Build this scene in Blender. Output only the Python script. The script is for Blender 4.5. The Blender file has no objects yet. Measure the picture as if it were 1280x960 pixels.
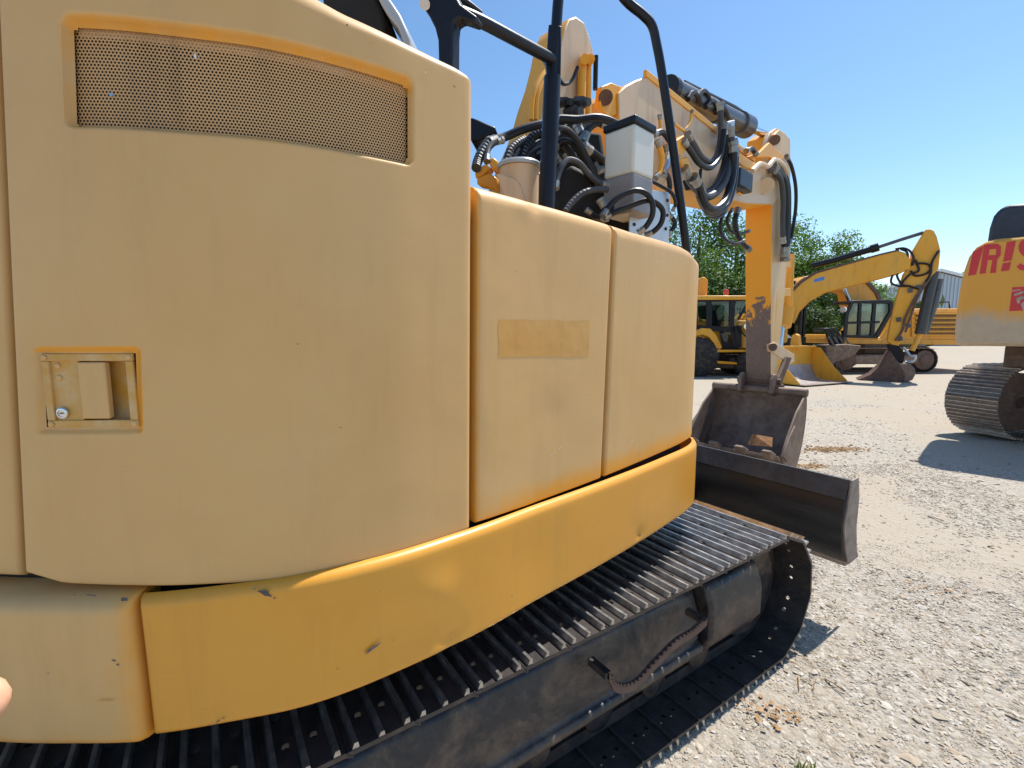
import bpy, bmesh, math, random
import numpy as np
from mathutils import Vector, Matrix, noise

random.seed(7)
rng = np.random.default_rng(7)
scene = bpy.context.scene
COL = scene.collection

# ------------------------------------------------------------------ camera
F_PX, HOR, CAM_H = 580.0, 415.0, 1.75
PITCH = math.atan((480 - HOR) / F_PX)
cam = bpy.data.cameras.new('camera')
cam.sensor_width = 36.0
cam.lens = F_PX / 1280 * 36.0
cam.clip_start = 0.02
cam.clip_end = 3000
cam_ob = bpy.data.objects.new('camera', cam)
cam_ob.location = (0, 0, CAM_H)
cam_ob.rotation_euler = (math.pi / 2 - PITCH, 0, 0)
COL.objects.link(cam_ob)
scene.camera = cam_ob

# ------------------------------------------------------------------ light
SUN_HEAD, SUN_EL = math.radians(54.5), math.radians(62)      # heading clockwise from +Y
world = bpy.data.worlds.new('World')
scene.world = world
world.use_nodes = True
wn = world.node_tree
wn.nodes.clear()
w_out = wn.nodes.new('ShaderNodeOutputWorld')
w_bg = wn.nodes.new('ShaderNodeBackground')
w_sky = wn.nodes.new('ShaderNodeTexSky')
w_sky.sky_type = 'NISHITA'
w_sky.sun_disc = False
w_sky.sun_elevation = SUN_EL
w_sky.sun_rotation = SUN_HEAD
w_sky.air_density = 1.0
w_sky.dust_density = 0.25
w_sky.ozone_density = 2.0
w_bg.inputs['Strength'].default_value = 0.14
w_hs = wn.nodes.new('ShaderNodeHueSaturation')
w_hs.inputs['Hue'].default_value = .496
w_hs.inputs['Saturation'].default_value = 1.12
wn.links.new(w_sky.outputs[0], w_hs.inputs['Color'])
wn.links.new(w_hs.outputs[0], w_bg.inputs['Color'])
wn.links.new(w_bg.outputs[0], w_out.inputs['Surface'])

sun = bpy.data.lights.new('sun', 'SUN')
sun.energy = 4.7
sun.angle = math.radians(0.53)
sun.color = (1.0, 0.955, 0.88)
sun_ob = bpy.data.objects.new('sun', sun)
sdir = Vector((math.sin(SUN_HEAD) * math.cos(SUN_EL), math.cos(SUN_HEAD) * math.cos(SUN_EL), math.sin(SUN_EL)))
sun_ob.rotation_euler = sdir.to_track_quat('Z', 'Y').to_euler()
sun_ob.location = sdir * 40
COL.objects.link(sun_ob)

scene.view_settings.view_transform = 'Standard'
scene.view_settings.look = 'None'
scene.view_settings.gamma = 1
scene.view_settings.use_curve_mapping = False
scene.view_settings.exposure = 0.42

# ------------------------------------------------------------------ geometry helpers
CAM = np.array([0, 0, CAM_H])
V_R = np.array([1.0, 0, 0])
V_F = np.array([0, math.cos(PITCH), -math.sin(PITCH)])
V_U = np.array([0, math.sin(PITCH), math.cos(PITCH)])
UP = np.array([0, 0, 1.0])


def ray(px, py):
    return V_F + (px - 640) / F_PX * V_R - (py - 480) / F_PX * V_U


def at_y(px, py, y):
    d = ray(px, py)
    return CAM + d * (y / d[1])


def at_z(px, py, z):
    d = ray(px, py)
    return CAM + d * ((z - CAM_H) / d[2])


def on_plane(px, py, o, n):
    d = ray(px, py)
    return CAM + d * (np.dot(np.asarray(o) - CAM, n) / np.dot(d, n))


def heading(deg):
    a = math.radians(deg)
    return np.array([math.sin(a), math.cos(a), 0.0])


def unit(v):
    v = np.asarray(v, float)
    return v / np.linalg.norm(v)


def smooth_line(pts, sub=6):
    P = [np.asarray(p, float) for p in pts]
    if len(P) < 3:
        return P
    out = []
    for i in range(len(P) - 1):
        p0 = P[i - 1] if i else 2 * P[0] - P[1]
        p1, p2 = P[i], P[i + 1]
        p3 = P[i + 2] if i + 2 < len(P) else 2 * P[-1] - P[-2]
        for k in range(sub):
            t = k / sub
            out.append(.5 * (2 * p1 + (p2 - p0) * t + (2 * p0 - 5 * p1 + 4 * p2 - p3) * t * t + (3 * p1 - p0 - 3 * p2 + p3) * t ** 3))
    out.append(P[-1])
    return out


class MB:
    """collects shapes that become ONE mesh object"""

    def __init__(self):
        self.v, self.f, self.m = [], [], []

    def add(self, verts, faces, mi=0):
        b = len(self.v)
        self.v += [tuple(map(float, p)) for p in verts]
        for f in faces:
            self.f.append(tuple(b + i for i in f))
            self.m.append(mi)
        return self

    def box(self, c, ax, size, mi=0):
        """c centre, ax three axis vectors, size full lengths"""
        a = [np.asarray(ax[i], float) * size[i] / 2 for i in range(3)]
        c = np.asarray(c, float)
        vs = [c + sx * a[0] + sy * a[1] + sz * a[2] for sz in (-1, 1) for sy in (-1, 1) for sx in (-1, 1)]
        fs = [(0, 2, 3, 1), (4, 5, 7, 6), (0, 1, 5, 4), (2, 6, 7, 3), (0, 4, 6, 2), (1, 3, 7, 5)]
        return self.add(vs, fs, mi)

    def prism(self, poly, vec, mi=0, mside=None):
        """polygon of 3-D points (near face) extruded by vec"""
        n = len(poly)
        P = [np.asarray(p, float) for p in poly]
        vec = np.asarray(vec, float)
        mside = mi if mside is None else mside
        b = len(self.v)
        self.add(P + [p + vec for p in P], [tuple(range(n)), tuple(range(2 * n - 1, n - 1, -1))], mi)
        for i in range(n):
            j = (i + 1) % n
            self.f.append((b + i, b + n + i, b + n + j, b + j))
            self.m.append(mside)
        return self

    def tube(self, pts, r, n=8, smooth=0, cap=True, mi=0):
        P = smooth_line(pts, smooth) if smooth else [np.asarray(p, float) for p in pts]
        k = len(P)
        rs = np.interp(np.linspace(0, 1, k), np.linspace(0, 1, len(r)), r) if hasattr(r, '__len__') else [r] * k
        t0 = unit(P[1] - P[0])
        u = np.cross(t0, UP if abs(t0[2]) < .9 else V_R)
        u = unit(u)
        vs, fs = [], []
        for i in range(k):
            t = unit(P[min(i + 1, k - 1)] - P[max(i - 1, 0)])
            u = unit(u - t * np.dot(u, t))
            w = np.cross(t, u)
            for j in range(n):
                a = 2 * math.pi * j / n
                vs.append(P[i] + rs[i] * (math.cos(a) * u + math.sin(a) * w))
        for i in range(k - 1):
            for j in range(n):
                j2 = (j + 1) % n
                fs.append((i * n + j, i * n + j2, (i + 1) * n + j2, (i + 1) * n + j))
        if cap:
            fs += [tuple(range(n - 1, -1, -1)), tuple(range((k - 1) * n, k * n))]
        return self.add(vs, fs, mi)

    def lathe(self, c, axis, prof, n=20, mi=0):
        """prof: list of (distance along axis, radius)"""
        axis = unit(axis)
        u = unit(np.cross(axis, UP if abs(axis[2]) < .9 else V_R))
        w = np.cross(axis, u)
        c = np.asarray(c, float)
        vs, fs = [], []
        for h, r in prof:
            for j in range(n):
                a = 2 * math.pi * j / n
                vs.append(c + axis * h + r * (math.cos(a) * u + math.sin(a) * w))
        k = len(prof)
        for i in range(k - 1):
            for j in range(n):
                j2 = (j + 1) % n
                fs.append((i * n + j, i * n + j2, (i + 1) * n + j2, (i + 1) * n + j))
        fs += [tuple(range(n - 1, -1, -1)), tuple(range((k - 1) * n, k * n))]
        return self.add(vs, fs, mi)

    def grid(self, rows, mi=0):
        """rows: list of equally long lists of points"""
        h, w = len(rows), len(rows[0])
        vs = [p for r in rows for p in r]
        fs = [(i * w + j, i * w + j + 1, (i + 1) * w + j + 1, (i + 1) * w + j) for i in range(h - 1) for j in range(w - 1)]
        return self.add(vs, fs, mi)

    def mesh(self, name, mats, sharp=35, flip=True):
        me = bpy.data.meshes.new(name)
        me.from_pydata(self.v, [], self.f)
        mats = mats if isinstance(mats, (list, tuple)) else [mats]
        for m in mats:
            me.materials.append(m)
        me.polygons.foreach_set('material_index', self.m)
        if flip:
            bm = bmesh.new()
            bm.from_mesh(me)
            bmesh.ops.recalc_face_normals(bm, faces=bm.faces)
            bm.to_mesh(me)
            bm.free()
        me.polygons.foreach_set('use_smooth', [True] * len(me.polygons))
        me.set_sharp_from_angle(angle=math.radians(sharp))
        me.update()
        return me

    def build(self, name, mats, parent=None, bevel=0, sharp=35, flip=True):
        return link(name, self.mesh(name, mats, sharp, flip), parent, bevel)


def link(name, me, parent=None, bevel=0, matrix=None):
    o = bpy.data.objects.new(name, me)
    COL.objects.link(o)
    if parent is not None:
        o.parent = parent
        o.matrix_parent_inverse = parent_world(parent).inverted()
    if matrix is not None:
        o.matrix_basis = matrix
    if bevel:
        md = o.modifiers.new('bevel', 'BEVEL')
        md.width = bevel
        md.segments = 2
        md.limit_method = 'ANGLE'
        md.angle_limit = math.radians(40)
        md.harden_normals = False
    return o


def parent_world(p):
    if p.type == 'EMPTY':
        return Matrix.Translation(p.location)
    return Matrix.Identity(4)


def tag(o, label, cat, group=None, kind=None):
    if label:
        o['label'] = label
    if cat:
        o['category'] = cat
    if group:
        o['group'] = group
    if kind:
        o['kind'] = kind
    return o


def thing(name, loc, label, cat, group=None):
    o = bpy.data.objects.new(name, None)
    o.empty_display_size = .3
    o.location = loc
    COL.objects.link(o)
    return tag(o, label, cat, group)


# ------------------------------------------------------------------ materials
def srgb(r, g, b):
    f = lambda c: (c / 255 / 12.92) if c / 255 <= .04045 else ((c / 255 + .055) / 1.055) ** 2.4
    return (f(r), f(g), f(b), 1)


class NT:
    def __init__(self, name):
        self.mat = bpy.data.materials.new(name)
        self.mat.use_nodes = True
        self.t = self.mat.node_tree
        self.n = self.t.nodes
        self.bsdf = self.n['Principled BSDF']

    def node(self, typ, **kw):
        n = self.n.new(typ)
        for k, v in kw.items():
            if k in n.inputs.keys():
                n.inputs[k].default_value = v
            else:
                setattr(n, k, v)
        return n

    def link(self, a, b):
        self.t.links.new(a, b)

    def coord(self, out='Object'):
        return self.node('ShaderNodeTexCoord').outputs[out]

    def noise(self, scale, detail=4, rough=.55, vec=None, dist=0):
        n = self.node('ShaderNodeTexNoise')
        n.inputs['Scale'].default_value = scale
        n.inputs['Detail'].default_value = detail
        n.inputs['Roughness'].default_value = rough
        n.inputs['Distortion'].default_value = dist
        self.link(vec if vec is not None else self.coord(), n.inputs['Vector'])
        return n.outputs['Fac']

    def ramp(self, fac, stops):
        r = self.node('ShaderNodeValToRGB')
        e = r.color_ramp.elements
        while len(e) < len(stops):
            e.new(.5)
        for el, (p, c) in zip(e, stops):
            el.position = p
            el.color = c if hasattr(c, '__len__') else (c, c, c, 1)
        self.link(fac, r.inputs['Fac'])
        return r.outputs['Color']

    def mix(self, fac, a, b, typ='MIX'):
        m = self.node('ShaderNodeMix', data_type='RGBA', blend_type=typ)
        for s, i in ((fac, 0), (a, 6), (b, 7)):
            if hasattr(s, 'node'):
                self.link(s, m.inputs[i])
            else:
                m.inputs[i].default_value = s
        return m.outputs[2]

    def math(self, op, a, b=0.0, clamp=False):
        m = self.node('ShaderNodeMath', operation=op)
        m.use_clamp = clamp
        for s, i in ((a, 0), (b, 1)):
            if hasattr(s, 'node'):
                self.link(s, m.inputs[i])
            else:
                m.inputs[i].default_value = s
        return m.outputs[0]

    def bump(self, h, strength=.2, dist=.01, prev=None):
        b = self.node('ShaderNodeBump')
        b.inputs['Strength'].default_value = strength
        b.inputs['Distance'].default_value = dist
        self.link(h, b.inputs['Height'])
        if prev is not None:
            self.link(prev, b.inputs['Normal'])
        return b.outputs['Normal']

    def out(self, col=None, rough=.5, metal=0.0, normal=None, spec=.5, coat=0):
        b = self.bsdf
        for s, k in ((col, 'Base Color'), (rough, 'Roughness'), (metal, 'Metallic'), (normal, 'Normal')):
            if s is None:
                continue
            if hasattr(s, 'node'):
                self.link(s, b.inputs[k])
            else:
                b.inputs[k].default_value = s
        b.inputs['Specular IOR Level'].default_value = spec
        b.inputs['Coat Weight'].default_value = coat
        b.inputs['Coat Roughness'].default_value = .15
        return self.mat


def paint(name, col, fade, rough=.42, under=None, dirt=(.11, .075, .045, 1), dirt_amt=.35, scale=1.0, fleck=.0, coat=.12, peel=.05, scratch=0):
    """worn machine paint: faded patches, dust, optional under-coat driven by the 'wear' attribute"""
    t = NT(name)
    co = t.coord()
    big = t.noise(1.3 * scale, 5, .6, co, .4)
    c = t.mix(t.ramp(big, [(.34, 0), (.68, 1)]), col, fade)
    fine = t.noise(34 * scale, 6, .7, co)
    c = t.mix(t.math('MULTIPLY', t.ramp(fine, [(.35, 0), (.75, 1)]), .10), c, (fade[0] * 1.15, fade[1] * 1.15, fade[2] * 1.2, 1))
    if under is not None:
        at = t.node('ShaderNodeAttribute', attribute_name='wear')
        wob = t.math('MULTIPLY', t.noise(14 * scale, 5, .65, co), .9)
        f = t.math('SUBTRACT', t.math('ADD', at.outputs['Fac'], wob), .48)
        f = t.math('MULTIPLY', f, 1.5, True)
        f = t.math('MULTIPLY', f, t.math('GREATER_THAN', at.outputs['Fac'], .02))
        c = t.mix(f, c, under)
    st = t.node('ShaderNodeMapping')
    st.inputs['Scale'].default_value = (5, 5, .7)
    t.link(co, st.inputs['Vector'])
    d = t.noise(1.6 * scale, 7, .68, st.outputs[0])
    dm = t.math('MULTIPLY', t.ramp(d, [(.52, 0), (.78, 1)]), dirt_amt)
    c = t.mix(dm, c, dirt)
    if fleck:
        ch = t.noise(9 * scale, 8, .72, co)
        c = t.mix(t.ramp(ch, [(1 - fleck, 0), (1 - fleck + .02, 1)]), c, (.07, .045, .035, 1))
    if scratch:
        sc_ = t.node('ShaderNodeMapping')
        sc_.inputs['Scale'].default_value = (1.2, 1.2, 26)
        sc_.inputs['Rotation'].default_value = (.12, .1, 0)
        t.link(co, sc_.inputs['Vector'])
        ln = t.noise(3.2, 8, .75, sc_.outputs[0], .6)
        msk = t.ramp(t.noise(2.1, 3, .5, co), [(.5, 0), (.62, 1)])
        ln = t.math('MULTIPLY', t.ramp(ln, [(.64, 0), (.70, 1)]), msk)
        c = t.mix(t.math('MULTIPLY', ln, scratch), c, (min(1, fade[0] * 1.3), min(1, fade[1] * 1.3), min(1, fade[2] * 1.45), 1))
        sp_n = t.noise(55 * scale, 2, .4, co)
        c = t.mix(t.math('MULTIPLY', t.ramp(sp_n, [(.80, 0), (.815, 1)]), .6), c, (.10, .07, .05, 1))
        blot = t.noise(3.6, 6, .7, co, .5)
        c = t.mix(t.math('MULTIPLY', t.ramp(blot, [(.45, 0), (.75, 1)]), .22), c, (col[0] * .82, col[1] * .78, col[2] * .72, 1))
    r = t.math('ADD', t.math('MULTIPLY', fine, .22), rough - .08)
    nb = t.bump(t.noise(260 * scale, 2, .5, co), peel, .0012)
    nb = t.bump(t.noise(5 * scale, 2, .5, co), .16, .012, nb)
    return t.out(c, r, 0, nb, .45, coat)


TAN = srgb(211, 164, 101)
TAN_F = srgb(213, 171, 112)
ORANGE = srgb(214, 146, 30)
M_tan = paint('faded_tan_paint', TAN, TAN_F, .46, under=srgb(228, 154, 40), dirt_amt=.14, coat=.12, scratch=.30)
M_yel = paint('yellow_skirt_paint', srgb(219, 149, 40), srgb(219, 156, 56), .36, under=srgb(150, 110, 55), dirt_amt=.16, coat=.18, scratch=.35)
M_recess = paint('old_orange_paint', srgb(196, 134, 40), srgb(200, 146, 62), .5, dirt_amt=.3)
M_boom = paint('pale_boom_paint', srgb(216, 180, 138), srgb(208, 186, 156), .42, dirt_amt=.5, scale=.9, scratch=.35, dirt=(.20, .13, .09, 1))
M_stickside = paint('stick_side_paint', srgb(228, 180, 112), srgb(216, 192, 156), .44, dirt_amt=.5, scale=1.3, scratch=.3, dirt=(.22, .13, .07, 1))
M_boomy = paint('boom_yellow_paint', srgb(236, 160, 34), srgb(232, 166, 54), .45, dirt_amt=.3)
M_mach = paint('machine_yellow_paint', srgb(230, 160, 28), srgb(224, 166, 58), .42, dirt_amt=.45, scale=.8, scratch=.3, dirt=(.16, .10, .055, 1))
M_mach2 = paint('machine_amber_paint', srgb(226, 152, 34), srgb(220, 160, 60), .44, dirt_amt=.5, scale=.8, scratch=.3, dirt=(.16, .10, .055, 1))


def simple(name, col, rough=.5, metal=0, var=.35, scale=8, bump=.15, dust=None, spec=.5, dust_amt=.5, bscale=60):
    t = NT(name)
    co = t.coord()
    n = t.noise(scale, 6, .65, co)
    dk = tuple(c * (1 - var) for c in col[:3]) + (1,)
    lt = tuple(min(1, c * (1 + var)) for c in col[:3]) + (1,)
    c = t.mix(t.ramp(n, [(.3, 0), (.72, 1)]), dk, lt)
    if dust is not None:
        d = t.noise(scale * .45, 8, .7, co, .6)
        c = t.mix(t.math('MULTIPLY', t.ramp(d, [(.45, 0), (.7, 1)]), dust_amt), c, dust)
    r = t.math('ADD', t.math('MULTIPLY', n, .25), rough - .12)
    return t.out(c, r, metal, t.bump(t.noise(bscale, 5, .6, co), bump, .004), spec)


M_black = simple('black_enamel', (.010, .011, .016, 1), .34, 0, .3, 6, .06, spec=.3)
M_inner = simple('dark_interior', (.012, .011, .010, 1), .8)
M_rubber = simple('hose_rubber', (.011, .011, .013, 1), .38, 0, .3, 20, .1, spec=.35)
M_rubberg = simple('grey_hose_sleeve', (.045, .047, .053, 1), .5, 0, .3, 30, .2)
M_tyre = simple('tyre_rubber', (.022, .021, .020, 1), .8, 0, .3, 12, .2, dust=(.16, .13, .10, 1))
M_steel = simple('worn_track_steel', (.048, .044, .044, 1), .42, .35, .4, 14, .18, dust=(.17, .12, .09, 1), dust_amt=.5)
M_grouser = simple('polished_grouser_steel', (.52, .51, .50, 1), .32, .9, .4, 18, .2, dust=(.12, .09, .07, 1), dust_amt=.4)
M_dshoe = simple('dusty_track_steel', (.13, .105, .09, 1), .5, .4, .45, 12, .25, dust=(.28, .22, .18, 1), dust_amt=.45)
M_dgrouser = simple('dusty_grouser_steel', (.42, .36, .31, 1), .42, .6, .4, 18, .2, dust=(.3, .24, .2, 1), dust_amt=.4)
t = NT('oily_dusty_frame')
co = t.coord()
n1 = t.noise(3.4, 8, .7, co, .7)
n2 = t.noise(16, 7, .72, co, .3)
n3 = t.noise(70, 4, .6, co)
c = t.mix(t.ramp(n2, [(.35, 0), (.7, 1)]), (.010, .011, .016, 1), (.032, .031, .036, 1))
c = t.mix(t.math('MULTIPLY', t.ramp(n1, [(.44, 0), (.60, 1)]), t.ramp(n2, [(.30, .25), (.62, 1)])), c, (.135, .092, .064, 1))
c = t.mix(t.math('MULTIPLY', t.ramp(n2, [(.62, 0), (.74, 1)]), .5), c, (.30, .26, .21, 1))
M_frame = t.out(c, t.math('ADD', t.math('MULTIPLY', n1, .5), .18), .05, t.bump(n3, .25, .004), .5)
M_blade = simple('blade_steel', (.010, .010, .013, 1), .40, .05, .5, 6, .35, dust=(.045, .04, .038, 1), dust_amt=.2)
M_bladeend = simple('scuffed_blade_edge', (.27, .22, .19, 1), .55, .3, .4, 14, .3, dust=(.25, .2, .16, 1))
M_rust = simple('rust_brown_steel', (.115, .066, .050, 1), .7, .1, .35, 12, .3, dust=(.24, .18, .13, 1), dust_amt=.35)
M_bucket = simple('bucket_rusty_steel', (.17, .118, .092, 1), .62, .2, .45, 7, .35, dust=(.36, .28, .21, 1), dust_amt=.5)
M_bucketin = simple('bucket_inner_steel', (.045, .036, .032, 1), .6, .2, .5, 6, .35, dust=(.15, .09, .06, 1), dust_amt=.55)
M_chrome = simple('chrome_rod', (.62, .63, .65, 1), .14, 1, .1, 4, .02)
M_alu = simple('bare_aluminium_plate', (.50, .51, .53, 1), .42, .7, .12, 6, .06)
M_cyl = simple('grey_cylinder_paint', (.075, .082, .098, 1), .34, .2, .3, 7, .08, dust=(.2, .17, .14, 1), dust_amt=.2)
M_tank = simple('milky_plastic_tank', (.66, .64, .56, 1), .38, 0, .05, 3, .02)
M_fluid = simple('tank_fluid_seen_through', (.22, .20, .19, 1), .38, 0, .25, 7, .02)
M_grey = simple('pale_grey_plastic', (.36, .40, .44, 1), .35, 0, .06, 5, .03)
M_red = simple('red_sticker_vinyl', (.62, .035, .04, 1), .45, 0, .12, 9, .02)
M_bluev = simple('blue_sticker_vinyl', (.06, .22, .62, 1), .4, 0, .4, 40, .02)
M_beacon = simple('orange_red_lens', (.55, .06, .02, 1), .2, 0, .1, 4, .02)
M_chip = simple('bare_metal_chip', (.075, .068, .075, 1), .6, 0, .4, 60, .2)
M_decal = paint('decal_residue_paint', srgb(206, 148, 68), srgb(210, 158, 86), .5, dirt_amt=.15, scale=3)
M_skin = simple('skin', srgb(226, 170, 136), .5, 0, .08, 40, .1)
M_white = simple('white_paint', (.72, .72, .70, 1), .4, 0, .06, 5, .03)
M_shed = simple('blue_grey_cladding', (.46, .52, .58, 1), .6, 0, .06, .4, .03)
M_shedroof = simple('pale_roof_sheet', (.74, .75, .76, 1), .5, 0, .08, .4, .03)
M_bark = simple('bark', (.09, .065, .045, 1), .85, 0, .4, 9, .5)


def glass_mat():
    t = NT('cab_glass')
    n = t.n
    tr = t.node('ShaderNodeBsdfTransparent')
    tr.inputs['Color'].default_value = (.62, .68, .66, 1)
    gl = t.node('ShaderNodeBsdfGlossy')
    gl.inputs['Roughness'].default_value = .03
    gl.inputs['Color'].default_value = (.9, .95, 1, 1)
    fr = t.node('ShaderNodeFresnel')
    fr.inputs['IOR'].default_value = 1.5
    mx = t.node('ShaderNodeMixShader')
    t.link(fr.outputs[0], mx.inputs[0])
    t.link(tr.outputs[0], mx.inputs[1])
    t.link(gl.outputs[0], mx.inputs[2])
    t.link(mx.outputs[0], n['Material Output'].inputs['Surface'])
    return t.mat


M_glass = glass_mat()


def foliage(name, a, b):
    t = NT(name)
    co = t.coord()
    inf = t.node('ShaderNodeObjectInfo')
    nn = t.noise(1.1, 3, .6, co)
    n2 = t.noise(9, 2, .5, co)
    c = t.mix(t.ramp(nn, [(.32, 0), (.68, 1)]), a, b)
    c = t.mix(t.math('MULTIPLY', n2, .45), c, (b[0] * 1.25, b[1] * 1.2, b[2] * .8, 1))
    dif = t.bsdf
    t.link(c, dif.inputs['Base Color'])
    dif.inputs['Roughness'].default_value = .55
    tl = t.node('ShaderNodeBsdfTranslucent')
    t.link(t.mix(1.0, c, (1.0, 1.15, .45, 1), 'MULTIPLY'), tl.inputs['Color'])
    mx = t.node('ShaderNodeMixShader')
    mx.inputs[0].default_value = .38
    t.link(dif.outputs[0], mx.inputs[1])
    t.link(tl.outputs[0], mx.inputs[2])
    t.link(mx.outputs[0], t.n['Material Output'].inputs['Surface'])
    return t.mat


M_leaf = [foliage('leaf_green', (.055, .105, .022, 1), (.11, .19, .04, 1)),
          foliage('leaf_light_green', (.075, .14, .026, 1), (.15, .25, .05, 1)),
          foliage('leaf_dark_green', (.035, .07, .02, 1), (.07, .125, .032, 1))]
M_grass = foliage('grass_blade', (.10, .15, .03, 1), (.2, .24, .06, 1))


def ground_mat():
    t = NT('pale_crushed_stone')
    co = t.coord()
    big = t.noise(.32, 6, .6, co, .5)
    mid = t.noise(2.2, 6, .65, co, .3)
    fine = t.noise(38, 6, .75, co)
    vor = t.node('ShaderNodeTexVoronoi')
    vor.inputs['Scale'].default_value = 46
    t.link(co, vor.inputs['Vector'])
    vor2 = t.node('ShaderNodeTexVoronoi')
    vor2.inputs['Scale'].default_value = 17
    t.link(co, vor2.inputs['Vector'])
    c = t.mix(t.ramp(big, [(.36, 0), (.64, 1)]), srgb(170, 162, 150), srgb(178, 167, 151))
    c = t.mix(t.math('MULTIPLY', t.ramp(mid, [(.42, 0), (.68, 1)]), .5), c, srgb(170, 156, 136))
    cell = t.node('ShaderNodeSeparateColor')
    t.link(vor.outputs['Color'], cell.inputs[0])
    pk = t.node('ShaderNodeAttribute', attribute_name='packed').outputs['Fac']
    loose = t.math('SUBTRACT', 1.0, t.math('MULTIPLY', pk, .85))
    c = t.mix(t.math('MULTIPLY', t.math('MULTIPLY', t.ramp(cell.outputs[0], [(.45, 0), (1, 1)]), .5), loose), c, srgb(212, 208, 200))
    c = t.mix(t.math('MULTIPLY', t.math('MULTIPLY', t.ramp(cell.outputs[1], [(.7, 0), (1, 1)]), .55), loose), c, srgb(128, 116, 102))
    c = t.mix(t.math('MULTIPLY', t.math('MULTIPLY', t.ramp(fine, [(.3, 1), (.5, 0)]), .4), loose), c, srgb(120, 106, 90))
    dusty = t.mix(t.noise(1.1, 5, .6, co, .4), srgb(170, 160, 145), srgb(173, 159, 138))
    stn = t.node('ShaderNodeMapping')
    stn.inputs['Scale'].default_value = (.35, 2.4, 1)
    stn.inputs['Rotation'].default_value = (0, 0, .35)
    t.link(co, stn.inputs['Vector'])
    dusty = t.mix(t.math('MULTIPLY', t.ramp(t.noise(1.8, 6, .65, stn.outputs[0], .3), [(.5, 0), (.72, 1)]), .55), dusty, srgb(166, 152, 131))
    c = t.mix(t.math('MULTIPLY', pk, .65), c, dusty)
    h = t.math('ADD', t.math('MULTIPLY', vor.outputs['Distance'], -.5), t.math('ADD', t.math('MULTIPLY', vor2.outputs['Distance'], -.8), t.math('MULTIPLY', fine, .6)))
    h = t.math('MULTIPLY', h, t.math('SUBTRACT', 1.0, t.math('MULTIPLY', pk, .5)))
    return t.out(c, .92, 0, t.bump(h, .8, .025), .2)


def stone_mat(name, cols, scale=1):
    t = NT(name)
    co = t.coord()
    at = t.node('ShaderNodeAttribute', attribute_name='tone')
    c = t.ramp(at.outputs['Fac'], [(i / (len(cols) - 1), k) for i, k in enumerate(cols)])
    c = t.mix(t.math('MULTIPLY', t.noise(60, 5, .7, co), .35), c, srgb(140, 124, 104))
    return t.out(c, .88, 0, t.bump(t.noise(120, 4, .6, co), .3, .003), .25)


M_ground = ground_mat()
M_stone = stone_mat('limestone_chips', [srgb(142, 130, 114), srgb(184, 174, 158), srgb(200, 193, 181), srgb(176, 158, 134), srgb(208, 203, 194)])
M_twig = simple('dry_twig', (.16, .11, .07, 1), .8, 0, .4, 30, .3)
M_dryleaf = simple('dry_leaf', (.34, .19, .08, 1), .8, 0, .5, 30, .3)
M_soil = simple('orange_brown_soil', (.36, .23, .12, 1), .9, 0, .4, 30, .6, bscale=40)

# ================================================================== GROUND
def axis_lines(lo, hi, step, far):
    a = list(np.arange(lo, hi + 1e-6, step))
    s, x = step, hi
    while x < far:
        s *= 1.35
        x += s
        a.append(x)
    s, x = step, lo
    pre = []
    while x > -far:
        s *= 1.35
        x -= s
        pre.append(x)
    return pre[::-1] + a


def dip(x, y):
    u = min(1, max(0, (math.hypot(x - 1, y - 2) - 4.0) / 3.5))
    return -.085 * (1 - u * u * (3 - 2 * u))


def packed(x, y):
    """1 where the yard is packed smooth dust, 0 where loose gravel lies"""
    v = .5 + .62 * noise.noise((x * .42 + 3.1, y * .55 + 1.7, 2.0)) + .22 * noise.noise((x * 1.4, y * 1.6, 6.0)) + .10 * noise.noise((x * 5, y * 5, 1.0))
    v += .05 * max(0, y - 5.5) - .16 * max(0, 3.4 - y)
    u = min(1, max(0, (v - .44) / .34))
    return u * u * (3 - 2 * u)


gx, gy = axis_lines(-2.5, 10, .07, 900), axis_lines(.6, 12, .07, 1500)
rows = []
for y in gy:
    r = []
    for x in gx:
        k = 1.0 if (-2.6 < x < 10.1 and .5 < y < 12.1) else 0.0
        z = 0.0
        if k:
            z = .016 * noise.noise((x * .9, y * .9, 0)) + .010 * noise.noise((x * 3.1, y * 3.1, 3)) + .006 * noise.noise((x * 9, y * 9, 5))
            z *= min(1, (x + 2.6) / .5, (10.1 - x) / 1.5, (y - .5) / .3, (12.1 - y) / 2)
        r.append((x, y, z - .012 + dip(x, y)))
    rows.append(r)
g = MB().grid(rows).build('ground', M_ground, sharp=80, flip=False)
at_ = g.data.attributes.new('packed', 'FLOAT', 'POINT')
at_.data.foreach_set('value', [packed(v.co.x, v.co.y) if abs(v.co.x) < 60 and v.co.y < 60 else .8 for v in g.data.vertices])
g['kind'] = 'structure'


def ground_z(x, y):
    return .016 * noise.noise((x * .9, y * .9, 0)) + .010 * noise.noise((x * 3.1, y * 3.1, 3)) - .012 + dip(x, y)


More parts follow.
